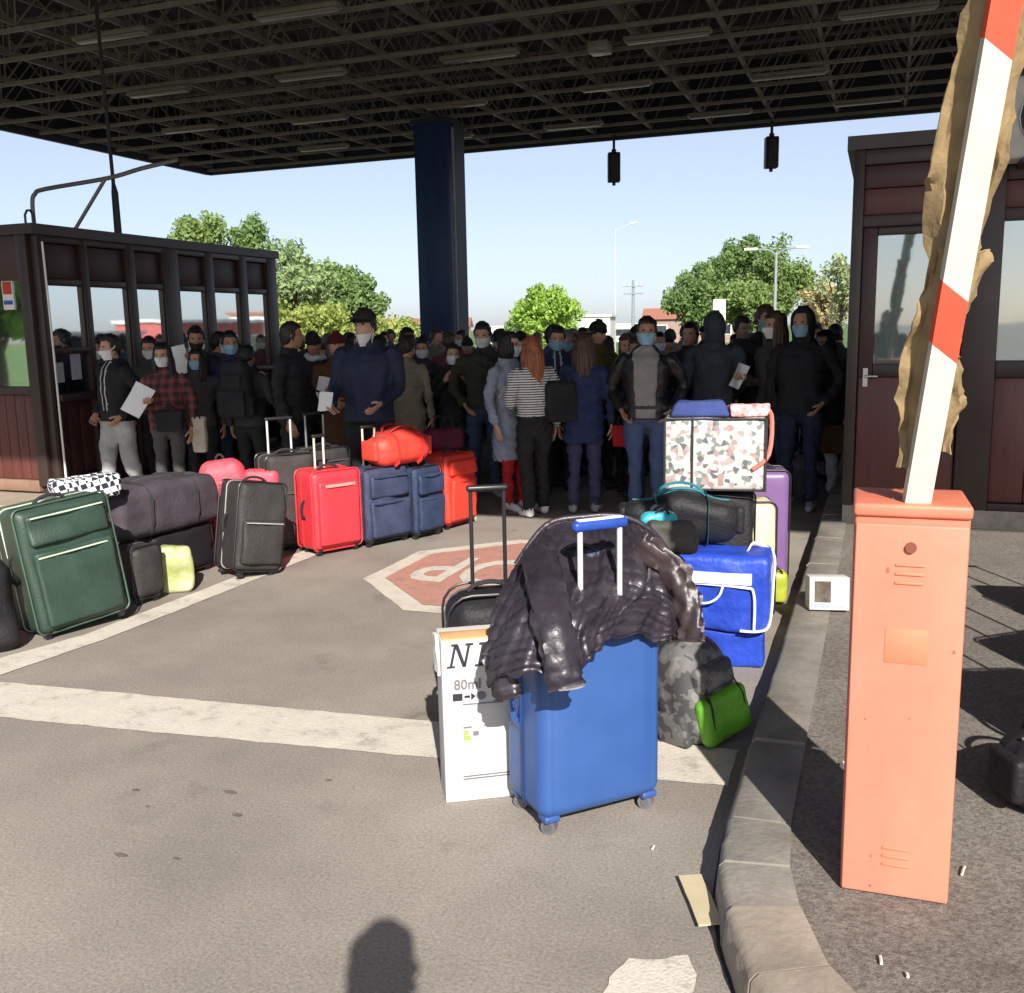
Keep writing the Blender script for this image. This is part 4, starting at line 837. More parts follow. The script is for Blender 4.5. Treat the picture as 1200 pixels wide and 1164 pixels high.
def sleeve(P, r0, r1, mat, name, amp=.02, seed=0., cuff=None, fl=(1, .5)):
    path = smooth_path(P, 14); n = len(path); mb = MB(); N = 22; vs = []; fs = []; prev = None
    for i, p in enumerate(path):
        t = (path[min(i+1, n-1)]-path[max(i-1, 0)]).normalized(); u = (t.cross(Vector((0, 1, .2))) if prev is None else prev-t*prev.dot(t)).normalized(); prev = u; w2 = t.cross(u); f = i/(n-1)
        r = (r0+(r1-r0)*f)*(1+.10*abs(math.sin(math.pi*f*9+.8*math.sin(f*11)))**.5-.07)
        for k in range(N):
            a = 2*math.pi*k/N; rr2 = r*(1+amp*16*fbm((math.cos(a)*2.2, math.sin(a)*2.2+seed, f*5), 1., 3)); vs.append(p+u*math.cos(a)*rr2*fl[0]+w2*math.sin(a)*rr2*fl[1]-JO)
    for i in range(n-1):
        for k in range(N): fs.append((i*N+k, i*N+(k+1) % N, (i+1)*N+(k+1) % N, (i+1)*N+k))
    fs += [tuple(reversed(range(N))), tuple(range((n-1)*N, n*N))]
    o = mb.add(vs, fs).build(name, mat, jk, angle=80)
    if cuff: MB().tube([q-JO for q in path[-4:]], r1*1.1, 18, flat=(.62, 1)).build('cuff', cuff, o)
sleeve(SL1, .062, .055, M_PUFF, 'sleeve', seed=1., cuff=M_CUFF, fl=(.55, 1))
sleeve(SL2, .06, .052, M_LINE, 'sleeve', amp=.035, seed=4.)
sleeve(SL3, .05, .046, M_PUFF, 'hood', seed=7.)
MB().tube([q-JO+Vector((0, 0, .02)) for q in smooth_path(JK[0], 5)], .011, 10).build('collar', M_PUFF, jk)
MB().tube([Vector(q)-JO+Vector((0, -.012, 0)) for q in smooth_path([tuple(jpt(.72+.02*math.sin(k), k/8)) for k in range(9)], 3)], .006, 5).build('zip', M_ZIP, jk)

# white carton with print
CX_ = E('carton', (-1.312, 3.147, 0), 'tall white printed cardboard box left of the blue suitcase', 'box', rz=R_(31), group=G_C)
M_CARD = mk('white_card', (.55, .54, .52), rough=.9, var=.05, scale=5); M_INK = mk('black_ink', (.02, .02, .025), rough=.6); M_INKG = mk('grey_ink', (.16, .16, .18), rough=.6)
BXW, BXD, BXH = .31, .165, .605
MB().rbox((0, 0, BXH/2), (BXW, BXD, BXH), .005, seg=2, mid=4, deform=lambda p: Vector(p)+Vector((.003*fbm((p.z*4, 1, 2)), .003*fbm((p.z*5, p.x*5, 4)), 0))).build('carton_walls', M_CARD, CX_)
MB().rbox((0, -.03, BXH+.003), (BXW-.01, BXD-.07, .006), .002, seg=1).build('top_flap', mk('card_edge', (.62, .36, .16), rough=.8, var=.2), CX_)
def prt(polys, name, m, y=-BXD/2-.0035):
    mb = MB()
    for P in polys: n = len(P); mb.add([(x, y-.002, z) for x, z in P]+[(x, y+.004, z) for x, z in P], [tuple(range(n)), tuple(reversed(range(n, 2*n)))]+[(i, n+i, n+(i+1) % n, (i+1) % n) for i in range(n)])
    return mb.build(name, m, CX_, smooth=False)
def it(P, ox, oz, s, sh=.22): return [(ox+s*(x+sh*z), oz+s*z) for x, z in P]
Np = [[(0, 0), (.34, 0), (.34, .06), (0, .06)], [(.12, .06), (.22, .06), (.22, .94), (.12, .94)], [(0, .94), (.26, .94), (.26, 1), (0, 1)], [(.14, .97), (.30, .97), (.80, .02), (.66, .02)], [(.70, .06), (.80, .06), (.80, .94), (.70, .94)], [(.60, .94), (.92, .94), (.92, 1), (.60, 1)]]
Ep = [[(0, 0), (.62, 0), (.62, .07), (0, .07)], [(.12, .07), (.27, .07), (.27, .93), (.12, .93)], [(0, .93), (.66, .93), (.66, 1), (0, 1)], [(.27, .47), (.5, .47), (.5, .54), (.27, .54)], [(.56, .07), (.62, .07), (.62, .24), (.56, .2)], [(.60, .78), (.66, .76), (.66, .93), (.60, .93)]]
prt([it(P, -.138, .508, .085) for P in Np], 'brand_lettering', M_INK); prt([it(P, -.038, .508, .085) for P in Ep], 'brand_lettering', M_INK)
me = text_mesh('80ml', .052); me.materials.clear(); me.materials.append(M_INKG); o = link('size_lettering', me, CX_, (-.066, -BXD/2-.0045, .442), (math.pi/2, 0, 0)); o.scale = (.95, 1, 1)
prt([[(-.12, .385), (-.085, .385), (-.085, .41), (-.12, .41)], [(-.078, .394), (-.058, .394), (-.058, .401), (-.078, .401)], [(-.054, .385), (-.038, .3975), (-.054, .41)]], 'pictogram', M_INK)
prt([[(-.018+.018*math.cos(k*.785), .398+.015*math.sin(k*.785)) for k in range(8)]], 'pictogram', M_INKG)
prt([[(-.085, .368), (.06, .366), (.06, .369), (-.085, .371)]], 'rule_line', M_INKG)
prt([[(-.085, .235), (-.06, .235), (-.06, .25), (-.085, .25)], [(-.085, .255), (-.066, .255), (-.066, .27), (-.085, .27)]], 'green_symbol', mk('green_ink', (.3, .5, .08), rough=.6)); prt([[(-.05, .25), (-.03, .25), (-.03, .265), (-.05, .265)], [(-.085, .28), (-.055, .281), (-.055, .285), (-.085, .284)]], 'small_symbol', M_INKG)
prt([[(-.09, .095), (.13, .098), (.13, .101), (-.09, .098)], [(-.09, .085), (.08, .087), (.08, .09), (-.09, .088)]], 'fine_print', M_INKG)
tote('crumpled white plastic wrap stuck to the side of the white carton', (-1.456, 3.085, .46), 31, .022, .10, .14, mk('clear_wrap', (.7, .68, .66), rough=.25, var=.1, bump=.5, bscale=25), seed=35, handle_h=0., amp=.014, name='plastic_wrap')
# black trolley case behind the carton
suitcase('black trolley case with a tall black handle behind the white carton', (-1.46, 3.60, 0), 30, .36, .25, .635, C_BLK, ext=.41, pole_gap=.135, pole_y=0., pole_m=M_BLKPL, pockets=((.1, .5),), group=G_C, seed=33, r=.10)
suitcase('dark suitcase with a blue tag hidden behind the puffer jacket', (-1.22, 4.05, 0), 25, .40, .25, .74, C_CHAR, pockets=((.1, .5),), group=G_C, seed=34, tag=(-.08, .70, .05, .02, mk('blue_tag', (.1, .35, .7))))
# grey and green backpack
def _camo(nt, n, L, b):
    tc = n.new('ShaderNodeTexCoord'); v = n.new('ShaderNodeTexNoise'); v.inputs['Scale'].default_value = 16; v.inputs['Detail'].default_value = 2; L.new(tc.outputs['Object'], v.inputs['Vector'])
    r = n.new('ShaderNodeValToRGB'); r.color_ramp.interpolation = 'CONSTANT'; e = r.color_ramp.elements; e[0].color = (.05, .05, .052, 1); e[1].position = .46; e[1].color = (.12, .115, .115, 1); k = e.new(.60); k.color = (.17, .165, .16, 1)
    L.new(v.outputs['Fac'], r.inputs[0]); L.new(r.outputs[0], b.inputs['Base Color']); b.inputs['Roughness'].default_value = .7
bpk = backpack('grey and black patterned backpack with a bright green pocket right of the blue suitcase', (-.62, 3.88, 0), 58, .43, .34, .28, nodemat('grey_camo', _camo), mk('bright_green_nylon', (.12, .36, .02), rough=.5, var=.2, bump=.3, bscale=40), nodemat('grey_camo', _camo), rx=-10, ry=-8, seed=36, group=G_C)
MB().tube(smooth_path([(-.1, -.02, .36), (0, -.05, .41), (.1, -.02, .37), (.15, 0, .2)], 4), .007, 5).build('green_cord', mk('green_cord', (.1, .4, .03), rough=.6), bpk)
# royal blue shopping bag
M_ROYAL = mk('royal_blue_tarpaulin', (.016, .055, .42), rough=.5, var=.22, scale=6, bump=.6, bscale=13); M_TRIM = mk('white_trim', (.78, .78, .80), rough=.6)
bb = E('shopping_bag', (-.70, 4.84, 0), 'royal blue zipped bag with white trim beside the kerb', 'bag', rz=R_(4), group=G_C)
def bbd(p): return Vector(p)+Vector((.008*fbm((p.z*7, p.y*7, 2)), .02*fbm((p.x*5, p.z*5, 6), 1., 2), .014*fbm((p.x*6, p.y*6, 9))))
MB().rbox((.0, .03, .095), (.42, .27, .19), .02, seg=2, mid=6, deform=bbd).build('lower_body', M_ROYAL, bb, angle=60)
MB().rbox((.0, 0, .385), (.47, .31, .385), .035, seg=3, mid=8, deform=bbd).build('upper_body', M_ROYAL, bb, angle=60)
MB().rbox((-.03, -.168, .47), (.36, .03, .055), .004, seg=1, mid=5).build('white_band', M_TRIM, bb)
MB().tube(smooth_path([(-.2, -.165, .44), (.1, -.17, .43), (.16, -.168, .40), (.165, -.168, .22)], 5), .007, 6).build('piping', M_TRIM, bb)
MB().tube(smooth_path([(.10, -.16, .21), (.19, -.165, .215), (.235, -.14, .25), (.245, -.05, .42), (.24, .05, .55), (.15, .06, .6), (.12, 0, .575)], 5), .013, 6, flat=(1, .5)).build('handle', M_TRIM, bb)
MB().tube(smooth_path([(.02, -.165, .46), (-.0, -.19, .39), (-.05, -.19, .35), (-.12, -.168, .34)], 5), .006, 6).build('loose_strap', M_TRIM, bb)
dk_ = duffel('black duffel with cyan trim lying on the royal blue bag', (-.93, 4.92, .592), 14, .58, .28, .26, C_BLK, strap=mk('cyan_strap', (.02, .16, .20), rough=.6), group=G_C, seed=38, sag=.03, trim=mk('cyan_strap', (.02, .16, .2)))
tote('crumpled grey-brown cap-like pouch between the jacket and the black duffel', (-.86, 4.35, .66), 20, .22, .16, .15, fab(.07, .065, .055), seed=39, handle_h=0., amp=.025, group=G_C)
suitcase('black suitcase under the royal blue bag pile, behind the jacket', (-1.0, 4.33, 0), 20, .36, .26, .66, C_BLK, pockets=(), group=G_C, seed=40)
tote('crumpled bright cyan plastic bag beside the blue suitcase grip', (-.95, 4.5, .66), 30, .16, .12, .16, mk('cyan_plastic', (.05, .45, .55), rough=.3, var=.3, bump=.4, bscale=20), seed=41, handle_h=.03, amp=.025, group=G_C)
# patterned bag
def _flor(nt, n, L, b):
    tc = n.new('ShaderNodeTexCoord'); b.inputs['Roughness'].default_value = .55
    v = n.new('ShaderNodeTexVoronoi'); v.inputs['Scale'].default_value = 42; v.inputs['Randomness'].default_value = 1; L.new(tc.outputs['Object'], v.inputs['Vector'])
    r = n.new('ShaderNodeValToRGB'); r.color_ramp.interpolation = 'CONSTANT'; e = r.color_ramp.elements; e[0].color = (.44, .43, .41, 1); e[1].position = .30; e[1].color = (.33, .21, .20, 1)
    for p, c in ((.40, (.46, .45, .43, 1)), (.55, (.16, .19, .17, 1)), (.64, (.48, .47, .45, 1)), (.76, (.34, .28, .27, 1)), (.83, (.45, .44, .42, 1)), (.93, (.10, .11, .12, 1))): k = e.new(p); k.color = c
    sp = n.new('ShaderNodeSeparateColor'); L.new(v.outputs['Color'], sp.inputs[0]); L.new(sp.outputs[0], r.inputs[0]); L.new(r.outputs[0], b.inputs['Base Color'])
suitcase('dark suitcase carrying the flowered bag', (-.88, 5.52, 0), 12, .48, .26, .775, C_BLK, pockets=(), group=G_C, seed=42)
fb = E('shopping_bag', (-.845, 5.46, .79), 'white flowered rectangular bag with black edging on top of the pile', 'bag', rz=R_(9), group=G_C)
MB().rbox((0, 0, .195), (.545, .27, .39), .02, seg=2, mid=8, deform=lambda p: Vector(p)+Vector((.006*fbm((p.z*7, p.y*7, 2)), .012*fbm((p.x*5, p.z*5, 3), 1., 2), .006*fbm((p.x*6, p.y*6, 9))))).build('body', nodemat('flowered_tarpaulin', _flor), fb, angle=60)
for z in (.002, .388): MB().tube([(x*.273, y*.136, z) for x, y in ((-1, -1), (1, -1), (1, 1), (-1, 1))], .006, 6, closed=True).build('edging', M_WEB, fb)
for x, nm in ((-.268, 'edging'), (.268, 'edging'), (-.12, 'strap')): MB().tube([(x, -.146, 0), (x, -.15, .2), (x, -.146, .39)], .007, 6, flat=(1, .5)).build(nm, M_WEB, fb)
MB().tube(smooth_path([(.2, -.15, .12), (.285, -.13, .2), (.3, -.02, .4), (.25, .0, .43)], 4), .012, 6).build('red_handle', mk('coral_strap', (.7, .14, .1), rough=.6), fb)
tote('dark blue folded cloth on top of the flowered bag', (-.93, 5.46, 1.185), 10, .29, .2, .085, fab(.03, .05, .17), seed=43, handle_h=0., flare=-.3, group=G_C)
tote('red and white cloth bundle on the right end of the flowered bag', (-.68, 5.5, 1.185), 10, .2, .16, .06, mk('red_white_cloth', (.5, .04, .04), col2=(.65, .6, .6), scale=28, rough=.8), seed=44, handle_h=0., amp=.02, group=G_C)
suitcase('cream suitcase standing behind the royal blue bag', (-.62, 5.60, 0), 17, .17, .22, .70, mk('cream_vinyl', (.62, .55, .32), rough=.5, var=.1), pockets=(), group=G_C, seed=45, handle=False)
suitcase('purple hard suitcase behind the pile next to the kerb', (-.70, 6.42, 0), 14, .34, .25, .76, mk('purple_shell', (.16, .085, .22), rough=.4, var=.12), pockets=(), group=G_C, seed=46, soft=.003, wheels='four')
tote('small yellow-green bag on the ground beside the purple suitcase', (-.545, 6.0, 0), 20, .12, .12, .2, mk('lime_plastic', (.32, .36, .03), rough=.4, var=.2), seed=47, handle_h=.03, group=G_C)

# ------------------------------------------------------------------ litter
pb = E('printed_carton', (-.225, 5.5, .128), 'small white printed carton lying on the kerb', 'box', rz=R_(12), rx=R_(-8))
MB().rbox((0, 0, .09), (.21, .16, .18), .004, seg=1).build('carton_walls', M_CARD, pb)
MB().box((-.035, -.0815, .10), (.085, .003, .115)).build('picture_print', mk('dark_photo_print', (.05, .03, .02), col2=(.14, .12, .10), scale=20, rough=.95), pb, smooth=False)
MB().box((.06, -.0815, .10), (.06, .003, .12)).build('picture_print', mk('pale_photo_print', (.35, .55, .58), col2=(.75, .8, .8), scale=20, rough=.95), pb, smooth=False)
MB().box((.0, -.0815, .025), (.16, .003, .02)).build('print_band', mk('blue_print', (.3, .34, .5), rough=.5), pb, smooth=False)
T(ragged([(-.515, 2.752), (-.45, 2.782), (-.352, 2.555), (-.413, 2.522)], 0, 'cardboard_piece', mk('plain_card', (.47, .40, .26), rough=.85, var=.1), step=.03, amp=.003, kind=None), 'flat strip of tan cardboard on the asphalt by the kerb', 'cardboard')
_cp = bpy.data.objects['cardboard_piece']; _sm = _cp.modifiers.new('thick', 'SOLIDIFY'); _sm.thickness = .005; _sm.offset = 1; _cp.location.z = .006; _cp.rotation_euler = (R_(.4), 0, 0)
M_BUTT = mk('pale_litter', (.62, .58, .5), rough=.8); rl = random.Random(11)
for k, (x, y, z, L_, lab) in enumerate([(.28, 2.86, .126, .05, 'white cigarette end beside the salmon cabinet base'), (.06, 2.36, .126, .03, 'white cigarette end before the salmon cabinet'), (-.15, 3.55, .138, .06, 'pale curled strip on the kerb in the cabinet shadow'), (-.07, 3.45, .138, .04, 'short pale strip on the kerb in the cabinet shadow'), (-.63, 2.92, .003, .02, 'white crumb of litter between the suitcase and cardboard strip'), (.12, 2.32, .126, .015, 'tiny white crumb on the coarse island asphalt')]):
    a = rl.uniform(0, 3); T(MB().tube([(x-L_/2*math.cos(a), y-L_/2*math.sin(a), z+.004), (x, y+.004, z+.005), (x+L_/2*math.cos(a), y+L_/2*math.sin(a), z+.004)], .004, 6).build('litter', M_BUTT), lab, 'litter', 'litter on the ground')
# bags and a trolley standing right of the cabinet, mostly beyond the frame
G_R = 'bags right of the barrier cabinet'
duffel('black bag at the right photo edge beyond the cabinet', (.66, 3.42, .122), 25, .5, .28, .27, C_BLK, group=G_R, seed=51)
suitcase('black suitcase standing right of the black bag by the cabinet', (1.02, 3.55, .122), 20, .5, .3, .76, C_CHAR, ext=.4, group=G_R, seed=52)
suitcase('grey suitcase at the far right beyond the cabinet', (1.15, 4.38, .122), 40, .40, .26, .62, C_BRN, ext=.4, group=G_R, seed=53)
suitcase('dark blue suitcase at the far right beside the trolley', (1.30, 5.25, .122), 10, .46, .26, .70, C_NAVY2, ext=.35, group=G_R, seed=54)
tr = E('luggage_trolley', (1.6, 3.0, .122), 'metal luggage trolley standing right of the cabinet', 'trolley', rz=R_(35))
M_TR = mk('trolley_tube', (.4, .4, .41), rough=.35, metal=.7)
for s in (-1, 1): MB().tube([(s*.25, -.4, .12), (s*.25, .4, .12), (s*.25, .5, .95)], .016, 8).build('side_rail', M_TR, tr)
for k in range(5): MB().tube([(-.25, -.4+k*.2, .12), (.25, -.4+k*.2, .12)], .012, 6).build('crossbar', M_TR, tr)
MB().tube([(-.25, .5, .95), (.25, .5, .95)], .02, 8).build('push_bar', M_BLKPL, tr)
for (x, y) in ((-.22, -.35), (.22, -.35), (-.22, .35), (.22, .35)): wheel(tr, x, y, r=.055, wd=.03); MB().box((x, y, .1), (.03, .04, .06)).build('fork', M_TR, tr, smooth=False)

# ------------------------------------------------------------------ people
SKINS = [mk('skin_%d' % i, c, rough=.55, var=.08, scale=12, spec=.35) for i, c in enumerate([(.48, .27, .18), (.40, .21, .13), (.55, .33, .24), (.33, .17, .10)])]
M_EYE = mk('eye_dark', (.02, .015, .012), rough=.3); M_EYEW = mk('eye_white', (.6, .58, .55), rough=.3); M_LIP = mk('lip', (.35, .12, .10), rough=.5)
def hairm(c): return mk('hair_%d_%d' % (int(c[0]*1000), int(c[1]*1000)), c, rough=.5, var=.45, scale=30, aniso=(1, 1, .15), bump=.6, bscale=90)
HB, HDB, HBR, HG, HGR = (.010, .008, .008), (.025, .015, .010), (.075, .04, .02), (.30, .10, .03), (.18, .17, .16)
def head_r(az, z):
    """radius of the head at azimuth az (0 = front, -Y) and height z about its centre; unit metres for a 1.75 m person"""
    zz = max(-1, min(1, z/.120)); k = math.sqrt(max(0, 1-abs(zz)**2.4))
    rx = .074*k; ry = .096*k
    if z < 0: j = (-zz)**1.6; rx *= 1-.22*j; 
    f = math.cos(az); back = f < 0
    if back and z < 0: ry *= 1-.35*(-zz)
    c, s = math.cos(az), math.sin(az); r = 1/max(1e-6, math.sqrt((s/max(rx, 1e-4))**2+(c/max(ry, 1e-4))**2))
    if f > 0:
        x = math.sin(az)*r; g = lambda u, v, su, sv: math.exp(-((x-u)/su)**2-((z-v)/sv)**2)
        r += .024*g(0, -.028, .011, .018)+.012*g(0, -.004, .008, .02)-.008*(g(.032, .012, .016, .011)+g(-.032, .012, .016, .011))+.005*(g(.03, .031, .022, .008)+g(-.03, .031, .022, .008))+.006*g(0, -.064, .02, .01)+.009*g(0, -.098, .02, .014)-.004*g(0, -.05, .02, .006)+.004*(g(.04, -.02, .018, .02)+g(-.04, -.02, .018, .02))
    return r
def head_mesh(mb, s, na=36, nz=26):
    vs, fs, ms = [], [], []
    zs = [-.119+.238*(.5-.5*math.cos(math.pi*(i+.35)/(nz-.3))) for i in range(nz)]
    for z in zs:
        for k in range(na):
            a = 2*math.pi*k/na; a = a-.28*math.sin(a)*1.0; r = head_r(a, z); vs.append((math.sin(a)*r*s, -math.cos(a)*r*s+(-.012 if z < 0 else 0)*s*(-z/.12), z*s))
    for i in range(nz-1):
        for k in range(na):
            f = (i*na+k, i*na+(k+1) % na, (i+1)*na+(k+1) % na, (i+1)*na+k); c = sum((Vector(vs[q]) for q in f), Vector())/4/s
            m = 0
            if c.y < -.05:
                if abs(abs(c.x)-.032) < .012 and abs(c.z-.012) < .007: m = 6
                elif abs(abs(c.x)-.032) < .018 and abs(c.z-.035) < .004: m = 8
                elif abs(c.x) < .024 and abs(c.z+.064) < .007: m = 7
            fs.append(f); ms.append(m)
    fs += [tuple(reversed(range(na))), tuple(range((nz-1)*na, nz*na))]; ms += [0, 0]
    o = len(mb.v); mb.v += vs; mb.f += [tuple(q+o for q in f) for f in fs]; mb.m += ms
    for sg in (-1, 1): mb.ell((sg*.074*s, .006*s, -.005*s), (.010*s, .022*s, .032*s), 8, 0)
def hand_mesh(mb, wrist, d, inward, s, curl=.5):
    """five-fingered hand; d = direction of the fingers, inward = palm normal"""
    d = Vector(d).normalized(); n = Vector(inward); n = (n-d*n.dot(d)).normalized(); sd = d.cross(n)
    W = Vector(wrist); P = lambda a, b, c: W+(d*a+sd*b+n*c)*s
    vs = []; fs = []; rings = [(-.02, .026, .020), (.02, .032, .017), (.06, .041, .015), (.092, .040, .012)]
    for (a, hw, ht) in rings:
        for k in range(8): t = 2*math.pi*k/8; vs.append(P(a, hw*math.cos(t), ht*math.sin(t)))
    for i in range(3):
        for k in range(8): fs.append((i*8+k, i*8+(k+1) % 8, (i+1)*8+(k+1) % 8, (i+1)*8+k))
    fs += [tuple(reversed(range(8))), tuple(range(24, 32))]; mb.add(vs, fs, 0)
    for (b, L_) in ((-.03, .066), (-.010, .078), (.011, .074), (.031, .058)):
        c1, c2 = curl*.5, curl*1.2
        p0 = P(.085, b, 0); p1 = p0+(d*math.cos(c1)+n*math.sin(c1))*L_*.5*s; p2 = p1+(d*math.cos(c2)+n*math.sin(c2))*L_*.32*s; p3 = p2+(d*math.cos(c2*1.4)+n*math.sin(c2*1.4))*L_*.24*s
        mb.tube([p0, p1, p2, p3], [.0098*s, .0092*s, .0085*s, .006*s], 6, 0)
    p0 = P(.02, -.03, .004); mb.tube([p0, P(.05, -.052, .016), P(.075, -.058, .03), P(.092, -.052, .04)], [.012*s, .0115*s, .010*s, .007*s], 6, 0)
ARM = dict(down=((.262, .03, 1.13), (.262, -.05, .88)), back=((.25, .10, 1.15), (.24, .12, .90)), pocket=((.30, .07, 1.14), (.21, -.10, .955)), hold=((.25, .0, 1.13), (.10, -.28, 1.16)), high=((.26, -.10, 1.17), (.10, -.30, 1.38)),
           strap=((.27, -.01, 1.16), (.13, -.17, 1.34)), fwd=((.25, -.05, 1.13), (.20, -.30, 1.02)), bag=((.24, .02, 1.13), (.25, -.02, .87)), phone=((.215, .0, 1.22), (.10, -.10, 1.40)), cross=((.26, -.03, 1.14), (-.02, -.20, 1.12)))
def person_src(sp):
    """closed shells with a region id per face: 0 skin 1 top 2 bottom 3 shoe 4 shirt 5 accent"""
    mb = MB(); b = sp.get('bulk', 1.); coat = sp.get('coat', 'jacket'); slim = sp.get('slim', 1.)*b; arms = sp.get('arms', ('down', 'down')); st = sp.get('stance', (.0, .0))
    tr = sp.get('legs', 1.)
    for sx, sy in ((-1, st[0]), (1, st[1])):
        hip, knee, ank = (sx*.088*b, 0, .90), (sx*(.098), sy*.5-.022, .49), (sx*.105, sy+.015, .085)
        path = smooth_path([hip, (sx*.095*b, sy*.25-.01, .70), knee, (sx*.103, sy*.8+.012, .28), ank], 5); n = len(path)
        rr = [(.092*b*tr, .078*tr, .063*tr, .058*tr, .052*tr)[0]]; key = [.094*b*tr, .081*b*tr, .064*tr, .060*tr, .053*tr]
        rr = [key[min(3, int(i/5))]+(key[min(4, int(i/5)+1)]-key[min(3, int(i/5))])*((i % 5)/5 if i < n-1 else 1) for i in range(n)]
        mb.tube(path, rr, 12, 2)
        mb.tube([(ank[0], ank[1], .14), (ank[0], ank[1]+.005, .05)], [.043, .045], 10, 0 if sp.get('bare') else 2)
        fx = ank[0]+sx*.01
        mb.tube([(ank[0], ank[1]+.055, .045), (ank[0], ank[1]+.03, .052), (fx, ank[1]-.05, .05), (fx+sx*.008, ank[1]-.13, .038), (fx+sx*.012, ank[1]-.185, .03)], [.034, .046, .044, .042, .026], 10, 3)
    mb.loft([(0, .0, .80, .10*b, .08*b), (0, .005, .86, .165*b, .115*b), (0, .01, .95, .172*b, .12*b), (0, .0, 1.05, .15*b, .105*b)], 18, 2)
    hem = dict(jacket=.86, hoodie=.88, sweater=.90, short=.98, long=.50, mid=.70, dress=.42)[coat]; fl = 1.12 if coat in ('long', 'dress') else 1.0
    T_ = [(0, .004, hem, .183*slim*fl, .13*slim*fl)]
    if hem < .8: T_ += [(0, .004, (hem+.9)/2, .186*slim*(1+fl)/2, .135*slim*(1+fl)/2)]
    if hem < .97: T_ += [(0, .004, .975, .182*slim, .134*slim)]
    if hem < 1.05: T_ += [(0, .0, 1.07, .166*slim, .122*slim)]
    T_ += [(0, -.004, 1.22, .183*slim, .132*slim), (0, .0, 1.33, .196*slim, .130*slim), (0, .008, 1.41, .182*b, .108*b), (0, .014, 1.455, .135, .088), (0, .018, 1.49, .082, .074), (0, .018, 1.515, .070, .068)]
    mb.loft(T_, 22, 1, 2.3)
    mb.loft([(0, .018, 1.44, .058, .058), (0, .01, 1.52, .054, .056), (0, .0, 1.60, .052, .056)], 12, 0)
    if coat in ('hoodie',): mb.ell((0, .085, 1.45), (.11, .06, .07), 12, 1)
    elif coat not in ('dress', 'sweater'): mb.tube([(.075*math.sin(a), .016-.07*math.cos(a), 1.495+.012*math.cos(a)*-1) for a in [2*math.pi*k/14 for k in range(14)]], .018, 6, 1, closed=True)
    hands = []
    for sx, nm in ((-1, arms[0]), (1, arms[1])):
        e, w_ = ARM[nm]; e = Vector((sx*e[0]*(.6+.4*b), e[1], e[2])); w_ = Vector((sx*w_[0], w_[1], w_[2])); sh = Vector((sx*.178*b, .01, 1.405))
        pa = smooth_path([sh+Vector((-sx*.03, 0, .0)), sh+Vector((sx*.028, 0, -.045)), e, w_], 6); key = [.066, .064, .052, .040]; k2 = sp.get('sleeve', 1.)
        mb.tube(pa, [k2*(key[min(2, int(i/6))]+(key[min(3, int(i/6)+1)]-key[min(2, int(i/6))])*((i % 6)/6 if i < len(pa)-1 else 1)) for i in range(len(pa))], 12, 1)
        dr_ = (w_-e).normalized(); inw = Vector((-sx, 0, 0)) if abs(dr_.z) > .7 else Vector((0, 0, 1)) if nm in ('hold', 'cross') else Vector((-sx*.6, 0, .5)); hands.append((w_+dr_*.012, dr_, inw, nm))
    return mb, hands
def wrinkle(co, nr, reg, seed, amp=.013):
    r = np.random.default_rng(seed); out = np.zeros(len(co))
    for k in range(7):
        d = r.normal(size=3)*r.uniform(8, 34); d[2] *= 1.7; ph = r.uniform(0, 6.28); wp = np.sin(co @ (r.normal(size=3)*7)+r.uniform(0, 6))
        out += np.sin(co @ d+ph+1.6*wp)/(1+k*.25)
    return co+nr*(out*amp*.42*reg)[:, None]
PEOPLE = []
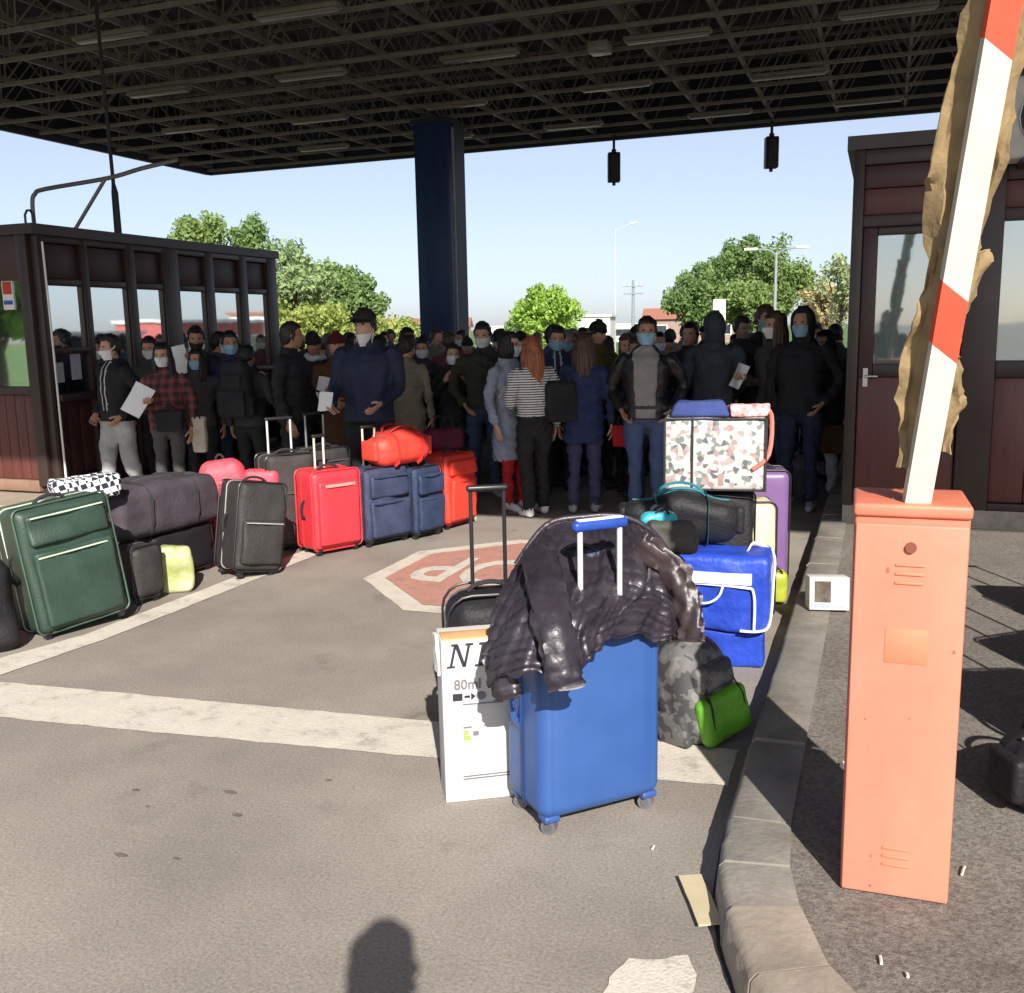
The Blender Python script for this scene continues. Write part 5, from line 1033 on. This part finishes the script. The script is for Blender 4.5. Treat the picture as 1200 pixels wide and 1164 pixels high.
def finish_person(sp, me_re, src, hands):
    s = sp['H']/1.75; H0 = sp['H']
    n = len(me_re.vertices); co = np.empty(n*3, np.float32); me_re.vertices.foreach_get('co', co); co = co.reshape(-1, 3).astype(float)
    nr = np.empty(n*3, np.float32); me_re.vertices.foreach_get('normal', nr); nr = nr.reshape(-1, 3)
    kd = KDTree(len(src.f)*1); cen = []
    for i, f in enumerate(src.f):
        c = Vector((0, 0, 0))
        for q in f: c += Vector(src.v[q])
        cen.append(src.m[i]); kd.insert(c/len(f), i)
    kd.balance()
    faces = [tuple(p.vertices) for p in me_re.polygons]; lab = np.zeros(len(faces), int); vreg = np.zeros(n)
    hem_z = dict(jacket=.86, hoodie=.88, sweater=.90, short=.98, long=.50, mid=.70, dress=.42)[sp.get('coat', 'jacket')]
    stripe = sp.get('shirt'); acc = sp.get('accent')
    for i, f in enumerate(faces):
        c = co[list(f)].mean(0); l = cen[kd.find(c)[1]]
        if l == 1 and stripe and c[1] < -.04 and abs(c[0]) < stripe*(.6+.5*(c[2]-.9)) and c[2] > .87 and abs(c[0]) < .16: l = 4
        if l == 1 and acc == 'zip' and c[1] < -.05 and abs(c[0]) < .016: l = 5
        if l == 1 and acc == 'sleeve' and abs(c[0]) > .235 and abs(c[1]+.02) < .022: l = 5
        if l == 1 and acc == 'front' and c[1] < -.05 and .02 < abs(c[0]) < .045 and c[2] > 1.0: l = 5
        if l == 2 and c[2] > hem_z+.012 and abs(c[0]) < .26: l = 1
        lab[i] = l
        if l in (1, 2): vreg[list(f)] = 1
    co = wrinkle(co, nr, vreg, sp['seed'])
    mb = MB(); mb.v = [tuple(p) for p in co]; mb.f = faces; mb.m = [int(q) for q in lab]
    hc = Vector((0, -.012, 1.632)); tmp = MB(); head_mesh(tmp, 1.0, *((36, 26) if not sp.get('far') else (24, 18)))
    tilt = Matrix.Rotation(R_(sp.get('look', 0)), 3, 'Z') @ Matrix.Rotation(R_(sp.get('nod', 0)), 3, 'X')
    mb.add([tilt @ Vector(v)+hc for v in tmp.v], tmp.f); mb.m[-len(tmp.f):] = tmp.m
    if not sp.get('far'):
        for (w_, d, inw, nm) in hands:
            if nm not in ('pocket',) or True: hand_mesh(mb, w_, d, inw, 1.0, {'down': .45, 'hold': .9, 'phone': 1.0, 'bag': 1.1}.get(nm, .6))
    else:
        for (w_, d, inw, nm) in hands: mb.ell(w_+d*.06, (.03, .03, .07), 8, 0)
    sk = sp.get('skin', SKINS[0]); hm = hairm(sp.get('haircol', HB))
    mats = [sk, sp['top'], sp['bottom'], sp['shoe'], sp.get('shirtm', sp['top']), sp.get('accm', M_WHITEP), M_EYE, M_LIP, hm]
    root = E('person', sp['loc'], sp['label'], 'person', rz=sp['rz'], group=sp.get('group')); root.scale = (s, s, s)
    me = mb.mesh('body', mats, angle=75); link('body', me, root)
    # hair
    hs = sp.get('hair', 'short')
    if hs:
        hb_ = MB(); na, nz = 30, 20; vs = []; fs = []; rl_ = random.Random(sp['seed'])
        line = {'short': .070, 'long': .066, 'bob': .058, 'fringe': .036}[hs if hs in ('short', 'long', 'bob', 'fringe') else 'short']
        for i in range(nz):
            z = -.10+.228*(.5-.5*math.cos(math.pi*(i+.3)/(nz-.2)))
            for k in range(na):
                a = 2*math.pi*k/na; az = abs((a+math.pi) % (2*math.pi)-math.pi)
                # hairline rises at the forehead, drops behind the ears
                lim = line if az < .9 else (line-(az-.9)/.5*(line+.03) if az < 1.4 else (-.03-(az-1.4)*.03 if hs == 'short' else -.09))
                if hs != 'short' and az > .95: lim = -.1
                r = head_r(a, min(z, .1195)*.985 if z < .119 else .1175); vol = .014+(.010 if hs != 'short' else .004)
                inside = z > lim
                rr_ = r+vol*(.75+.9*fbm((math.sin(a)*4+sp['seed'], math.cos(a)*4, z*22), 1.6, 3)) if inside else r*.80
                if z > .112: rr_ = max(rr_, .03*(1.13-z/.12))
                vs.append((math.sin(a)*rr_, -math.cos(a)*rr_, z*1.06+(.004 if inside else 0)))
        for i in range(nz-1):
            for k in range(na): fs.append((i*na+k, i*na+(k+1) % na, (i+1)*na+(k+1) % na, (i+1)*na+k))
        fs += [tuple(reversed(range(na))), tuple(range((nz-1)*na, nz*na))]; hb_.add(vs, fs)
        if hs == 'long':
            for k in range(15):
                a = R_(-118+236*k/14)+math.pi; x, y = math.sin(a)*.083, -math.cos(a)*.092
                pts = [(x*.9, y*.9, .03), (x*1.08, y*1.08, -.06), (x*1.12+rl_.uniform(-.01, .01), y*1.10, -.16), (x*1.02+rl_.uniform(-.015, .015), y*1.15, -.25+rl_.uniform(-.03, .03)), (x*.9, y*1.12, -.31+rl_.uniform(-.05, .03))]
                hb_.tube(smooth_path(pts, 3), [.022]*3+[.026]*4+[.025]*3+[.018, .012, .006], 6)
        if hs == 'bob':
            for k in range(15):
                a = R_(-122+244*k/14)+math.pi; x, y = math.sin(a)*.083, -math.cos(a)*.092; hb_.tube([(x*.9, y*.9, .03), (x*1.1, y*1.1, -.06), (x*1.02, y*1.02, -.125)], [.022, .026, .012], 6)
        hb_.v = [tuple(tilt @ Vector(v)+hc) for v in hb_.v]; hb_.build('hair', hm, root, angle=80)
    if sp.get('hat') == 'cap':
        cb = MB(); cm_ = sp['hatm']; vs = []; fs = []; na, nz = 24, 9
        for i in range(nz):
            f = i/(nz-1); z = .045+.088*math.sin(f*1.57); 
            for k in range(na): a = 2*math.pi*k/na; r = 1.0*math.cos(f*1.5); vs.append((math.sin(a)*.094*max(r, .02), -math.cos(a)*.112*max(r, .02), z))
        for i in range(nz-1):
            for k in range(na): fs.append((i*na+k, i*na+(k+1) % na, (i+1)*na+(k+1) % na, (i+1)*na+k))
        fs += [tuple(reversed(range(na))), tuple(range((nz-1)*na, nz*na))]; cb.add(vs, fs)
        cb.v = [tuple(tilt @ Vector(v)+hc) for v in cb.v]; cap = cb.build('cap', cm_, root, angle=70)
        vz = MB(); g = []
        for j in range(5):
            row = []
            for i in range(13): a = R_(-62+124*i/12); r = .098+.072*j/4*math.cos(a)**.7; row.append(tilt @ Vector((math.sin(a)*r*.92, -math.cos(a)*r*1.08, .058-.020*j/4-.012*abs(math.sin(a))))+hc)
            g.append(row)
        vz.sheet(g, 13, 5, .004).build('visor', cm_, cap)
    if sp.get('hat') in ('beanie', 'hood'):
        hd = MB(); na, nz = 28, 18; vs = []; fs = []; big = .030 if sp['hat'] == 'hood' else .018
        for i in range(nz):
            z = (-.16 if sp['hat'] == 'hood' else .02)+(.30 if sp['hat'] == 'hood' else .122)*(.5-.5*math.cos(math.pi*(i+.2)/(nz-.2)))
            for k in range(na):
                a = 2*math.pi*k/na; az = abs((a+math.pi) % (2*math.pi)-math.pi); r = head_r(a, max(-.06, min(z, .1185))) if az > 1.2 else max(.055 if abs(z) < .09 else 0, head_r(0 if az < .01 else a, max(-.06, min(z, .1185))))
                face = sp['hat'] == 'hood' and az < .80 and z < .075
                rr_ = r*.72 if face else r+big*(1+.35*fbm((math.sin(a)*3, z*9, sp['seed']), 1.)); vs.append((math.sin(a)*rr_, -math.cos(a)*rr_+(.01 if not face else 0), z*1.08))
        for i in range(nz-1):
            for k in range(na): fs.append((i*na+k, i*na+(k+1) % na, (i+1)*na+(k+1) % na, (i+1)*na+k))
        fs += [tuple(reversed(range(na))), tuple(range((nz-1)*na, nz*na))]; hd.add(vs, fs); hd.v = [tuple(tilt @ Vector(v)+hc) for v in hd.v]; hd.build('hood' if sp['hat'] == 'hood' else 'knitted_hat', sp['hatm'], root, angle=80)
    if sp.get('mask'):
        km = MB(); g = []; NU_, NV_ = 17, 9; low = sp.get('masklow', 0.)
        for j in range(NV_):
            z = -.012-low-.098*j/(NV_-1); row = []
            for i in range(NU_):
                a = R_(-72+144*i/(NU_-1)); r = max(head_r(a, max(z, -.112)), head_r(a, max(-.1, z+.02))*.98)+.006; r = max(r, .098-.05*abs(a)-.018*max(0, j-5)/3); r += .003*math.sin(j*2.6)*math.cos(a)
                row.append(tilt @ Vector((math.sin(a)*r, -math.cos(a)*r-.008, z))+hc)
            g.append(row)
        mk_o = km.sheet(g[::-1], NU_, NV_, .003).build('face_mask', sp['mask'], root, angle=80)
        if not sp.get('far'):
            for sg in (-1, 1): MB().tube([tilt @ Vector(p)+hc for p in smooth_path([(sg*.07, -.04, -.03-low), (sg*.083, .0, -.005), (sg*.082, .015, .02), (sg*.083, .0, -.03), (sg*.07, -.035, -.09-low)], 3)], .0022, 5).build('ear_loop', M_WHITEP, mk_o)
    if sp.get('scarf'):
        MB().tube([((.088)*math.sin(a), -.004-.085*math.cos(a), 1.50-.015*math.cos(a)+.008*math.sin(a*5)) for a in [2*math.pi*k/20 for k in range(20)]], .034, 9, 0, closed=True).build('scarf', sp['scarf'], root, angle=80)
    return root
def add_person(label, x, y, H, turn, top, bottom, shoe, **k):
    rc = math.atan2(-x, y); sp = dict(label=label, loc=(x, y, k.pop('z', 0)), H=H, rz=rc+R_(turn), top=top, bottom=bottom, shoe=shoe, seed=len(PEOPLE)+1, **k); rq = random.Random(len(PEOPLE)*7+3); sp.setdefault('look', rq.uniform(-28, 28)); sp.setdefault('nod', rq.uniform(-4, 14)); sp.setdefault('stance', (rq.uniform(-.09, .09), rq.uniform(-.09, .09))); PEOPLE.append(sp); return sp
def W(sp, x, y, z):
    """a point in the person's own frame (1.75 m figure, facing -Y) -> world"""
    s = sp['H']/1.75; c, q = math.cos(sp['rz']), math.sin(sp['rz']); return (sp['loc'][0]+s*(x*c-y*q), sp['loc'][1]+s*(x*q+y*c), sp['loc'][2]+s*z)
K = cloth; BLK = K((.019, .019, .021)); NVY = K((.02, .03, .07)); CHR = K((.045, .045, .05)); JEAN = K((.035, .055, .11), bump=.5); DJEAN = K((.018, .026, .05), bump=.5); SHB = mk('shoe_black', (.015, .014, .014), rough=.5); SHW = mk('shoe_white', (.72, .72, .72), rough=.5, var=.06); SHG = mk('shoe_grey', (.3, .3, .31), rough=.6)
MW = mk('mask_white', (.68, .70, .70), rough=.8, var=.06); MBL = mk('mask_blue', (.26, .46, .60), rough=.8, var=.08); MTE = mk('mask_teal', (.22, .50, .46), rough=.8, var=.08); MBK = mk('mask_black', (.02, .02, .022), rough=.8)
def plaid(nt, n, L, b):
    tc = n.new('ShaderNodeTexCoord'); sep = n.new('ShaderNodeSeparateXYZ'); L.new(tc.outputs['Object'], sep.inputs[0]); b.inputs['Roughness'].default_value = .85; fac = None
    for ch, sc_ in ((0, 75), (2, 70)):
        m1 = n.new('ShaderNodeMath'); m1.operation = 'MULTIPLY'; m1.inputs[1].default_value = sc_; L.new(sep.outputs[ch], m1.inputs[0]); m2 = n.new('ShaderNodeMath'); m2.operation = 'SINE'; L.new(m1.outputs[0], m2.inputs[0]); m3 = n.new('ShaderNodeMath'); m3.operation = 'GREATER_THAN'; m3.inputs[1].default_value = .1; L.new(m2.outputs[0], m3.inputs[0])
        if fac is None: fac = m3
        else: a = n.new('ShaderNodeMath'); a.operation = 'ADD'; L.new(fac.outputs[0], a.inputs[0]); L.new(m3.outputs[0], a.inputs[1]); fac = a
    h = n.new('ShaderNodeMath'); h.operation = 'MULTIPLY'; h.inputs[1].default_value = .5; L.new(fac.outputs[0], h.inputs[0]); r = n.new('ShaderNodeValToRGB'); e = r.color_ramp.elements; e[0].color = (.03, .022, .022, 1); e[1].color = (.22, .05, .05, 1); k = e.new(.5); k.color = (.12, .035, .035, 1); L.new(h.outputs[0], r.inputs[0]); L.new(r.outputs[0], b.inputs['Base Color'])
def striped(nt, n, L, b):
    tc = n.new('ShaderNodeTexCoord'); w_ = n.new('ShaderNodeTexWave'); w_.bands_direction = 'Z'; w_.inputs['Scale'].default_value = 13; L.new(tc.outputs['Object'], w_.inputs['Vector']); r = n.new('ShaderNodeValToRGB'); r.color_ramp.interpolation = 'CONSTANT'; e = r.color_ramp.elements; e[0].color = (.03, .03, .04, 1); e[1].position = .42; e[1].color = (.70, .69, .67, 1); L.new(w_.outputs['Fac'], r.inputs[0]); L.new(r.outputs[0], b.inputs['Base Color']); b.inputs['Roughness'].default_value = .85
PLAID, STRIPE = nodemat('plaid_cloth', plaid), nodemat('striped_cloth', striped)
A = add_person
p1 = A('person in black hoodie with white front marks and light grey joggers by the left booth', -7.05, 7.72, 1.69, -55, BLK, K((.36, .36, .36)), SHG, mask=MW, masklow=.012, hair='short', haircol=HDB, arms=('pocket', 'pocket'), coat='hoodie', accent='front', accm=K((.5, .5, .5)), bulk=1.05, legs=1.18, stance=(-.12, .12))
p2 = A('person in red and black plaid jacket holding a white sheet near the left booth', -6.39, 7.66, 1.60, -22, PLAID, K((.075, .07, .07)), SHB, mask=MW, hair='long', haircol=HB, arms=('hold', 'down'), coat='jacket', slim=1.05)
p3 = A('masked dark-haired person behind the plaid jacket, between it and the booth', -7.42, 8.70, 1.66, -25, CHR, BLK, SHB, mask=MW, haircol=HB)
p4 = A('person in black raising a white sheet beside the plaid jacket', -6.85, 8.75, 1.76, -8, BLK, DJEAN, SHB, haircol=HB, arms=('high', 'down'), skin=SKINS[1], mask=MBK, masklow=.02)
p5 = A('short person in blue mask below the raised white sheet', -6.50, 8.30, 1.53, -10, K((.06, .055, .06)), BLK, SHB, mask=MBL, hair='long', haircol=HB)
p6 = A('person in navy with blue mask before the last windows of the left booth', -6.36, 8.66, 1.70, 4, NVY, NVY, SHB, mask=MBL, haircol=HB, skin=SKINS[1], arms=('down', 'pocket'))
p7 = A('person in charcoal seen from behind wearing a big black backpack', -5.86, 8.22, 1.56, 150, CHR, BLK, SHB, haircol=HB, arms=('strap', 'down'))
p8 = A('heavy person in black jacket facing right beside the big backpack', -5.16, 7.95, 1.77, 68, BLK, BLK, SHB, haircol=HDB, bulk=1.15, arms=('down', 'fwd'), skin=SKINS[1])
p9 = A('person in dark knitted hat with a white scarf left of the capped man', -5.72, 9.25, 1.66, 5, BLK, BLK, SHB, hat='beanie', hatm=K((.02, .015, .015)), hair=None, scarf=K((.55, .55, .55)), skin=SKINS[1])
p10 = A('person in brown coat and dark red hat just left of the capped man', -5.22, 8.88, 1.66, -8, K((.085, .045, .02)), CHR, SHB, coat='long', hat='beanie', hatm=K((.09, .01, .012)), hair=None, arms=('hold', 'down'))
p11 = A('tall person in dark cap and navy jacket behind the red suitcase', -4.13, 7.52, 1.86, -20, K((.018, .024, .055), .7), BLK, SHB, hat='cap', hatm=K((.022, .022, .018)), haircol=HDB, bulk=1.14, mask=MW, masklow=.05, arms=('fwd', 'fwd'), skin=SKINS[2])
p12 = A('person in beige coat turned away right of the capped man', -4.48, 8.98, 1.62, 150, K((.20, .17, .12)), BLK, SHB, coat='long', haircol=HDB, bulk=1.05)
p13 = A('person in dark jacket between the beige coat and the blue column', -4.84, 10.1, 1.58, 8, CHR, BLK, SHB, haircol=HB, mask=MW)
p14 = A('short masked person with black backpack straps right of the beige coat', -4.12, 9.30, 1.53, 10, BLK, BLK, SHB, haircol=HB, mask=MW, arms=('strap', 'strap'))
p15 = A('person in dark blue behind the beige coat', -5.18, 10.5, 1.62, -30, NVY, BLK, SHB, haircol=HDB)
p16 = A('person in dark olive sweater and jeans right of the blue column', -3.72, 9.15, 1.74, 8, K((.032, .034, .022)), JEAN, SHG, mask=MW, haircol=HB, coat='sweater', arms=('pocket', 'down'), bulk=1.04, accent='front', accm=BLK)
p17 = A('person in long pale denim coat with red leggings', -3.22, 8.55, 1.64, 48, K((.27, .31, .38), bump=.5), K((.40, .02, .02)), SHW, coat='long', mask=MW, hair='bob', haircol=HB, slim=.98, skin=SKINS[2])
p18 = A('ginger-haired person in striped top and black skirt with white shoes', -2.90, 8.30, 1.60, 205, STRIPE, BLK, SHW, coat='short', hair='long', haircol=HG, arms=('down', 'hold'), slim=.95, legs=1.1)
p19 = A('person in navy with blue mask behind the ginger-haired one', -3.06, 9.50, 1.69, 6, NVY, BLK, SHB, mask=MBL, haircol=HB, accent='front', accm=K((.4, .4, .42)))
p20 = A('person in long navy coat seen from behind, brown hair, right of the striped top', -2.50, 8.55, 1.62, 172, K((.02, .03, .085)), K((.05, .05, .10)), SHG, coat='mid', hair='long', haircol=HBR, slim=1.06, arms=('down', 'down'))
p21 = A('person in olive-yellow jacket in the middle of the crowd', -2.86, 10.3, 1.73, 30, K((.10, .085, .02)), BLK, SHB, haircol=HDB, hat='beanie', hatm=K((.012, .012, .012)))
p22 = A('brown-haired person in black left of the leather jacket', -2.42, 9.9, 1.60, -60, BLK, BLK, SHB, hair='long', haircol=HBR)
p23 = A('person in black leather jacket, grey shirt, blue jeans and blue mask at the front', -1.92, 8.52, 1.75, -4, mk('black_leather', (.014, .013, .013), rough=.42, var=.3, bump=.4, bscale=30), K((.06, .095, .19), bump=.5), SHB, mask=MBL, haircol=HB, arms=('pocket', 'pocket'), shirt=.13, shirtm=K((.26, .25, .23)), bulk=1.1, skin=SKINS[1])
p24 = A('person in black holding a white sheet right of the leather jacket', -1.83, 10.1, 1.70, 4, BLK, CHR, SHB, haircol=HB, arms=('hold', 'hold'))
p25 = A('person in slate grey hoodie with the hood up, seen from behind', -1.50, 9.55, 1.78, 176, K((.045, .055, .068)), DJEAN, SHB, coat='hoodie', hat='hood', hatm=K((.045, .055, .068)), hair=None, bulk=1.08, arms=('fwd', 'fwd'))
p26 = A('person in dark jacket right behind the slate hoodie', -1.42, 10.9, 1.76, 10, CHR, BLK, SHB, haircol=HDB)
p27 = A('tall person in black coat with teal mask right of the slate hoodie', -1.10, 10.1, 1.85, 14, BLK, BLK, SHB, mask=MTE, haircol=HBR, coat='mid', skin=SKINS[2])
p28 = A('brown-haired person in grey jacket and jeans beside the teal mask', -.92, 9.45, 1.78, -50, K((.06, .055, .05)), JEAN, SHG, mask=MW, hair='long', haircol=HBR, arms=('hold', 'down'))
p29 = A('person in black hood and dark jeans near the right booth', -.66, 9.15, 1.80, -15, BLK, DJEAN, SHG, coat='hoodie', hat='hood', hatm=BLK, hair=None, mask=MBL, bulk=1.1, arms=('down', 'pocket'))
p30 = A('person in grey with blue mask and white leggings against the right booth', -.50, 9.75, 1.60, -12, K((.05, .05, .055)), K((.5, .5, .52)), SHB, mask=MBL, hair='bob', haircol=HB, arms=('hold', 'bag'), coat='mid')
pph = A('person taking the photo, raising a phone, seen only as a shadow', .08, -.225, 1.84, 0, CHR, DJEAN, SHB, haircol=HDB, arms=('phone', 'phone'), bulk=1.18); pph['rz'] = R_(180+20)
# the deep crowd: a few figures repeated with other clothes
def obj_cloth():
    def fn(nt, n, L, b):
        oi = n.new('ShaderNodeObjectInfo'); tc = n.new('ShaderNodeTexCoord'); nz = n.new('ShaderNodeTexNoise'); nz.inputs['Scale'].default_value = 9; L.new(tc.outputs['Object'], nz.inputs['Vector'])
        mx = n.new('ShaderNodeMix'); mx.data_type = 'RGBA'; mx.blend_type = 'MULTIPLY'; mx.inputs[0].default_value = .6; L.new(oi.outputs['Color'], mx.inputs[6]); L.new(nz.outputs['Fac'], mx.inputs[7]); L.new(mx.outputs[2], b.inputs['Base Color']); b.inputs['Roughness'].default_value = .85
    return nodemat('crowd_cloth', fn)
CRC = obj_cloth(); CROWD = []
for i in range(7):
    CROWD.append(A('dark-clothed person deep in the shaded crowd, mostly hidden behind the others', -3-i*.6, 13., 1.70, 0, CRC, [BLK, DJEAN, CHR][i % 3], SHB, far=True, mask=[MW, MBL, None, MW, None, MBL, MW][i], hair=['short', 'long', 'short', 'bob', None, 'short', 'short'][i], hat=[None, None, None, None, 'beanie', None, 'cap'][i], hatm=BLK, haircol=[HB, HDB, HBR, HB, HB, HGR, HB][i], coat=['jacket', 'mid', 'hoodie', 'jacket', 'jacket', 'sweater', 'jacket'][i], group='people deep in the crowd', skin=SKINS[i % 4], arms=[('down', 'down'), ('hold', 'down'), ('pocket', 'pocket'), ('hold', 'hold'), ('cross', 'hold'), ('down', 'strap'), ('high', 'down')][i]))
_tmp = []
for sp in PEOPLE:
    src, hands = person_src(sp); me = src.mesh('t', [SKINS[0]], smooth=False); o = bpy.data.objects.new('t', me); COL.objects.link(o)
    m = o.modifiers.new('r', 'REMESH'); m.mode = 'VOXEL'; m.voxel_size = .028 if sp.get('far') else .0155; _tmp.append((sp, o, src, hands))
dg = bpy.context.evaluated_depsgraph_get(); dg.update()
_res = [(sp, bpy.data.meshes.new_from_object(o.evaluated_get(dg)), src, hands) for sp, o, src, hands in _tmp]
for _, o, _, _ in _tmp: m_ = o.data; bpy.data.objects.remove(o); bpy.data.meshes.remove(m_)
_roots = [finish_person(*q) for q in _res]
for q in _res: bpy.data.meshes.remove(q[1])
# spread the deep crowd
DEEP = []; rc_ = random.Random(21); far_roots = _roots[-7:]; spots = []
front_xy = [(sp['loc'][0], sp['loc'][1]) for sp in PEOPLE[:30]]
tries = 0
while len(spots) < 88 and tries < 6000:
    tries += 1; y = 9.2+7*rc_.random()**1.4; x = rc_.uniform(-7.6 if y < 12 else -11, -.5)
    if math.hypot(x+7.85, y-17.4) < .9 or (x < -7.2 and y < 12.2): continue
    if all(math.hypot(x-a, y-b) > .44 for a, b in spots+front_xy): spots.append((x, y))
pal = [(.02, .02, .022), (.03, .03, .035), (.02, .03, .06), (.05, .045, .04), (.04, .02, .02), (.035, .04, .03), (.10, .09, .08), (.08, .02, .02), (.03, .04, .08), (.14, .13, .12), (.02, .02, .02), (.16, .16, .18), (.12, .10, .07), (.06, .09, .14), (.2, .19, .17)]
for i, (x, y) in enumerate(sorted(spots, key=lambda p: p[1])):
    src = far_roots[i % 7]
    o = src if i < 7 else copy_tree(src)
    o.location = (x, y, 0); o.rotation_euler.z = math.atan2(-x, y)+R_(rc_.choice([0, 10, -20, 30, -60, 60, 160, 180, 200, 90])); s_ = rc_.uniform(.90, 1.01)*1.70/1.75; o.scale = (s_, s_, s_)
    c = rc_.choice(pal); DEEP.append((o, x, y, i % 7))
    for ch in o.children:
        if ch.name.startswith('body'): ch.color = (*[v*3 for v in c], 1)
REFS = ['the light grey joggers', 'the plaid jacket', 'the plaid jacket wearer', 'the raised white sheet', 'the short blue mask', 'the navy blue-mask person', 'the big backpack', 'the heavy black jacket', 'the white scarf', 'the brown coat', 'the capped man', 'the beige coat', 'the column-side jacket', 'the black backpack straps', 'the dark blue top', 'the olive sweater', 'the pale denim coat', 'the ginger hair', 'the strapped navy jacket', 'the long navy coat', 'the olive-yellow jacket', 'the brown hair in black', 'the leather jacket', 'the sheet at right', 'the slate hoodie', 'the far slate hoodie side', 'the teal mask', 'the grey jacket', 'the black hood', 'the white leggings']
LOOK = ['short-haired person in a white mask', 'long-haired person in a blue mask', 'unmasked short-haired person', 'bob-haired person in a white mask', 'person in a black knitted hat', 'grey-haired person in a blue mask', 'masked person in a black cap']
ORD = ['first', 'second', 'third', 'fourth', 'fifth', 'sixth', 'seventh', 'eighth']; _n = {}
for (o, x, y, k) in sorted(DEEP, key=lambda q: math.hypot(q[1], q[2])):
    az = math.atan2(x, y); cand = [j for j, (a, b) in enumerate(front_xy) if math.hypot(a, b) < math.hypot(x, y)]; j = min(cand, key=lambda q: abs(math.atan2(*front_xy[q])-az)); _n[j] = _n.get(j, 0)+1
    o['label'] = LOOK[k]+', '+ORD[min(7, _n[j]-1)]+' in line behind '+REFS[j]
# ------------------------------------------------------------------ things people carry
M_PAPER = mk('paper_sheet', (.82, .82, .80), rough=.7, var=.04)
def paper(sp, x, y, z, label, w_=.21, h_=.297, rx=-35, rz=0, roll=0):
    g = [[(-w_/2+w_*i/6, .012*math.sin(i*.9+j*.4), -h_/2+h_*j/6) for i in range(7)] for j in range(7)]
    o = MB().sheet(g, 7, 7, .0015).build('paper_sheet', M_PAPER); o.location = W(sp, x, y, z); o.rotation_euler = (R_(rx), R_(roll), sp['rz']+R_(rz)); T(o, label, 'paper', 'sheets of paper in hands')
paper(p2, -.16, -.34, 1.20, 'large white sheet held by the person in plaid', rx=-20, roll=25, rz=-10)
paper(p4, -.12, -.36, 1.42, 'narrow white sheet raised beside the plaid jacket', w_=.16, rx=-12, roll=-15)
paper(p18, .10, -.36, 1.16, 'white sheet held low by the ginger-haired person', rx=-40)
paper(p24, .02, -.34, 1.20, 'white sheet held right of the leather jacket', w_=.18, h_=.22, rx=-15)
paper(p11, -.22, -.38, 1.05, 'white sheet in the hand of the capped man', w_=.12, h_=.16, rx=-20)
paper(p8, -.25, -.36, 1.06, 'small white folded paper in the hand of the heavy person in black', w_=.10, h_=.15, rx=-30, roll=30)
for q_, t_ in ((p13, 'white sheet held between the beige coat and the blue column'), (p19, 'white sheet held by the masked person behind the ginger hair'), (p28, 'white sheet held by the person in grey jacket near the teal mask'), (p10, 'white folded sheet held by the person in the brown coat')): paper(q_, -.10, -.33, 1.19, t_, w_=.16, h_=.23, rx=-18, roll=12)
def worn_pack(sp, label, h=.48, w_=.32, d=.18, mat=None):
    backpack(label, W(sp, 0, .235, .98), math.degrees(sp['rz'])+180, h, w_, d, mat or BLK, seed=sp['seed'])
worn_pack(p7, 'big black backpack worn on the back left of the tall suitcase handles', .56, .36, .22, K((.022, .022, .024)))
tote('black shoulder bag on the hip of the person in plaid', W(p2, .10, -.20, .86), math.degrees(p2['rz']), .26, .1, .2, BLK, seed=61, handle_h=.05)
tote('cream cloth bag hanging beside the person in plaid', W(p2, .33, -.02, .62), math.degrees(p2['rz']), .13, .08, .34, K((.50, .45, .36)), seed=62, handle_h=.04)
tote('black shoulder bag on the back of the ginger-haired person', W(p18, -.24, .12, .93), math.degrees(p18['rz'])+180, .3, .16, .36, BLK, seed=63, handle_h=.12, amp=.02)
tote('red handbag hanging beside the navy coat', W(p20, -.36, .0, .66), math.degrees(p20['rz']), .14, .08, .2, K((.35, .01, .015)), seed=64, handle_h=.10)
tote('brown bag carried beside the white leggings by the right booth', W(p30, .22, -.16, .52), math.degrees(p30['rz']), .36, .12, .27, K((.10, .055, .02)), seed=65, handle_h=.08)
tote('red and violet bundle held before the grey top by the right booth', W(p30, -.05, -.34, 1.07), math.degrees(p30['rz']), .2, .12, .16, mk('red_violet_cloth', (.5, .04, .03), col2=(.25, .18, .4), scale=8, rough=.8), seed=66, handle_h=0., amp=.02)
ph = E('phone', (.0, -.03, 1.60), 'black phone held up by the person taking the photo', 'phone', rz=R_(12))
MB().rbox((.0, 0, 0), (.075, .009, .155), .004, seg=1).build('case', M_BLKPL, ph); MB().tube([(.022, .0045, .055), (.022, .0065, .055)], .009, 12).build('lens', M_EYE, ph)
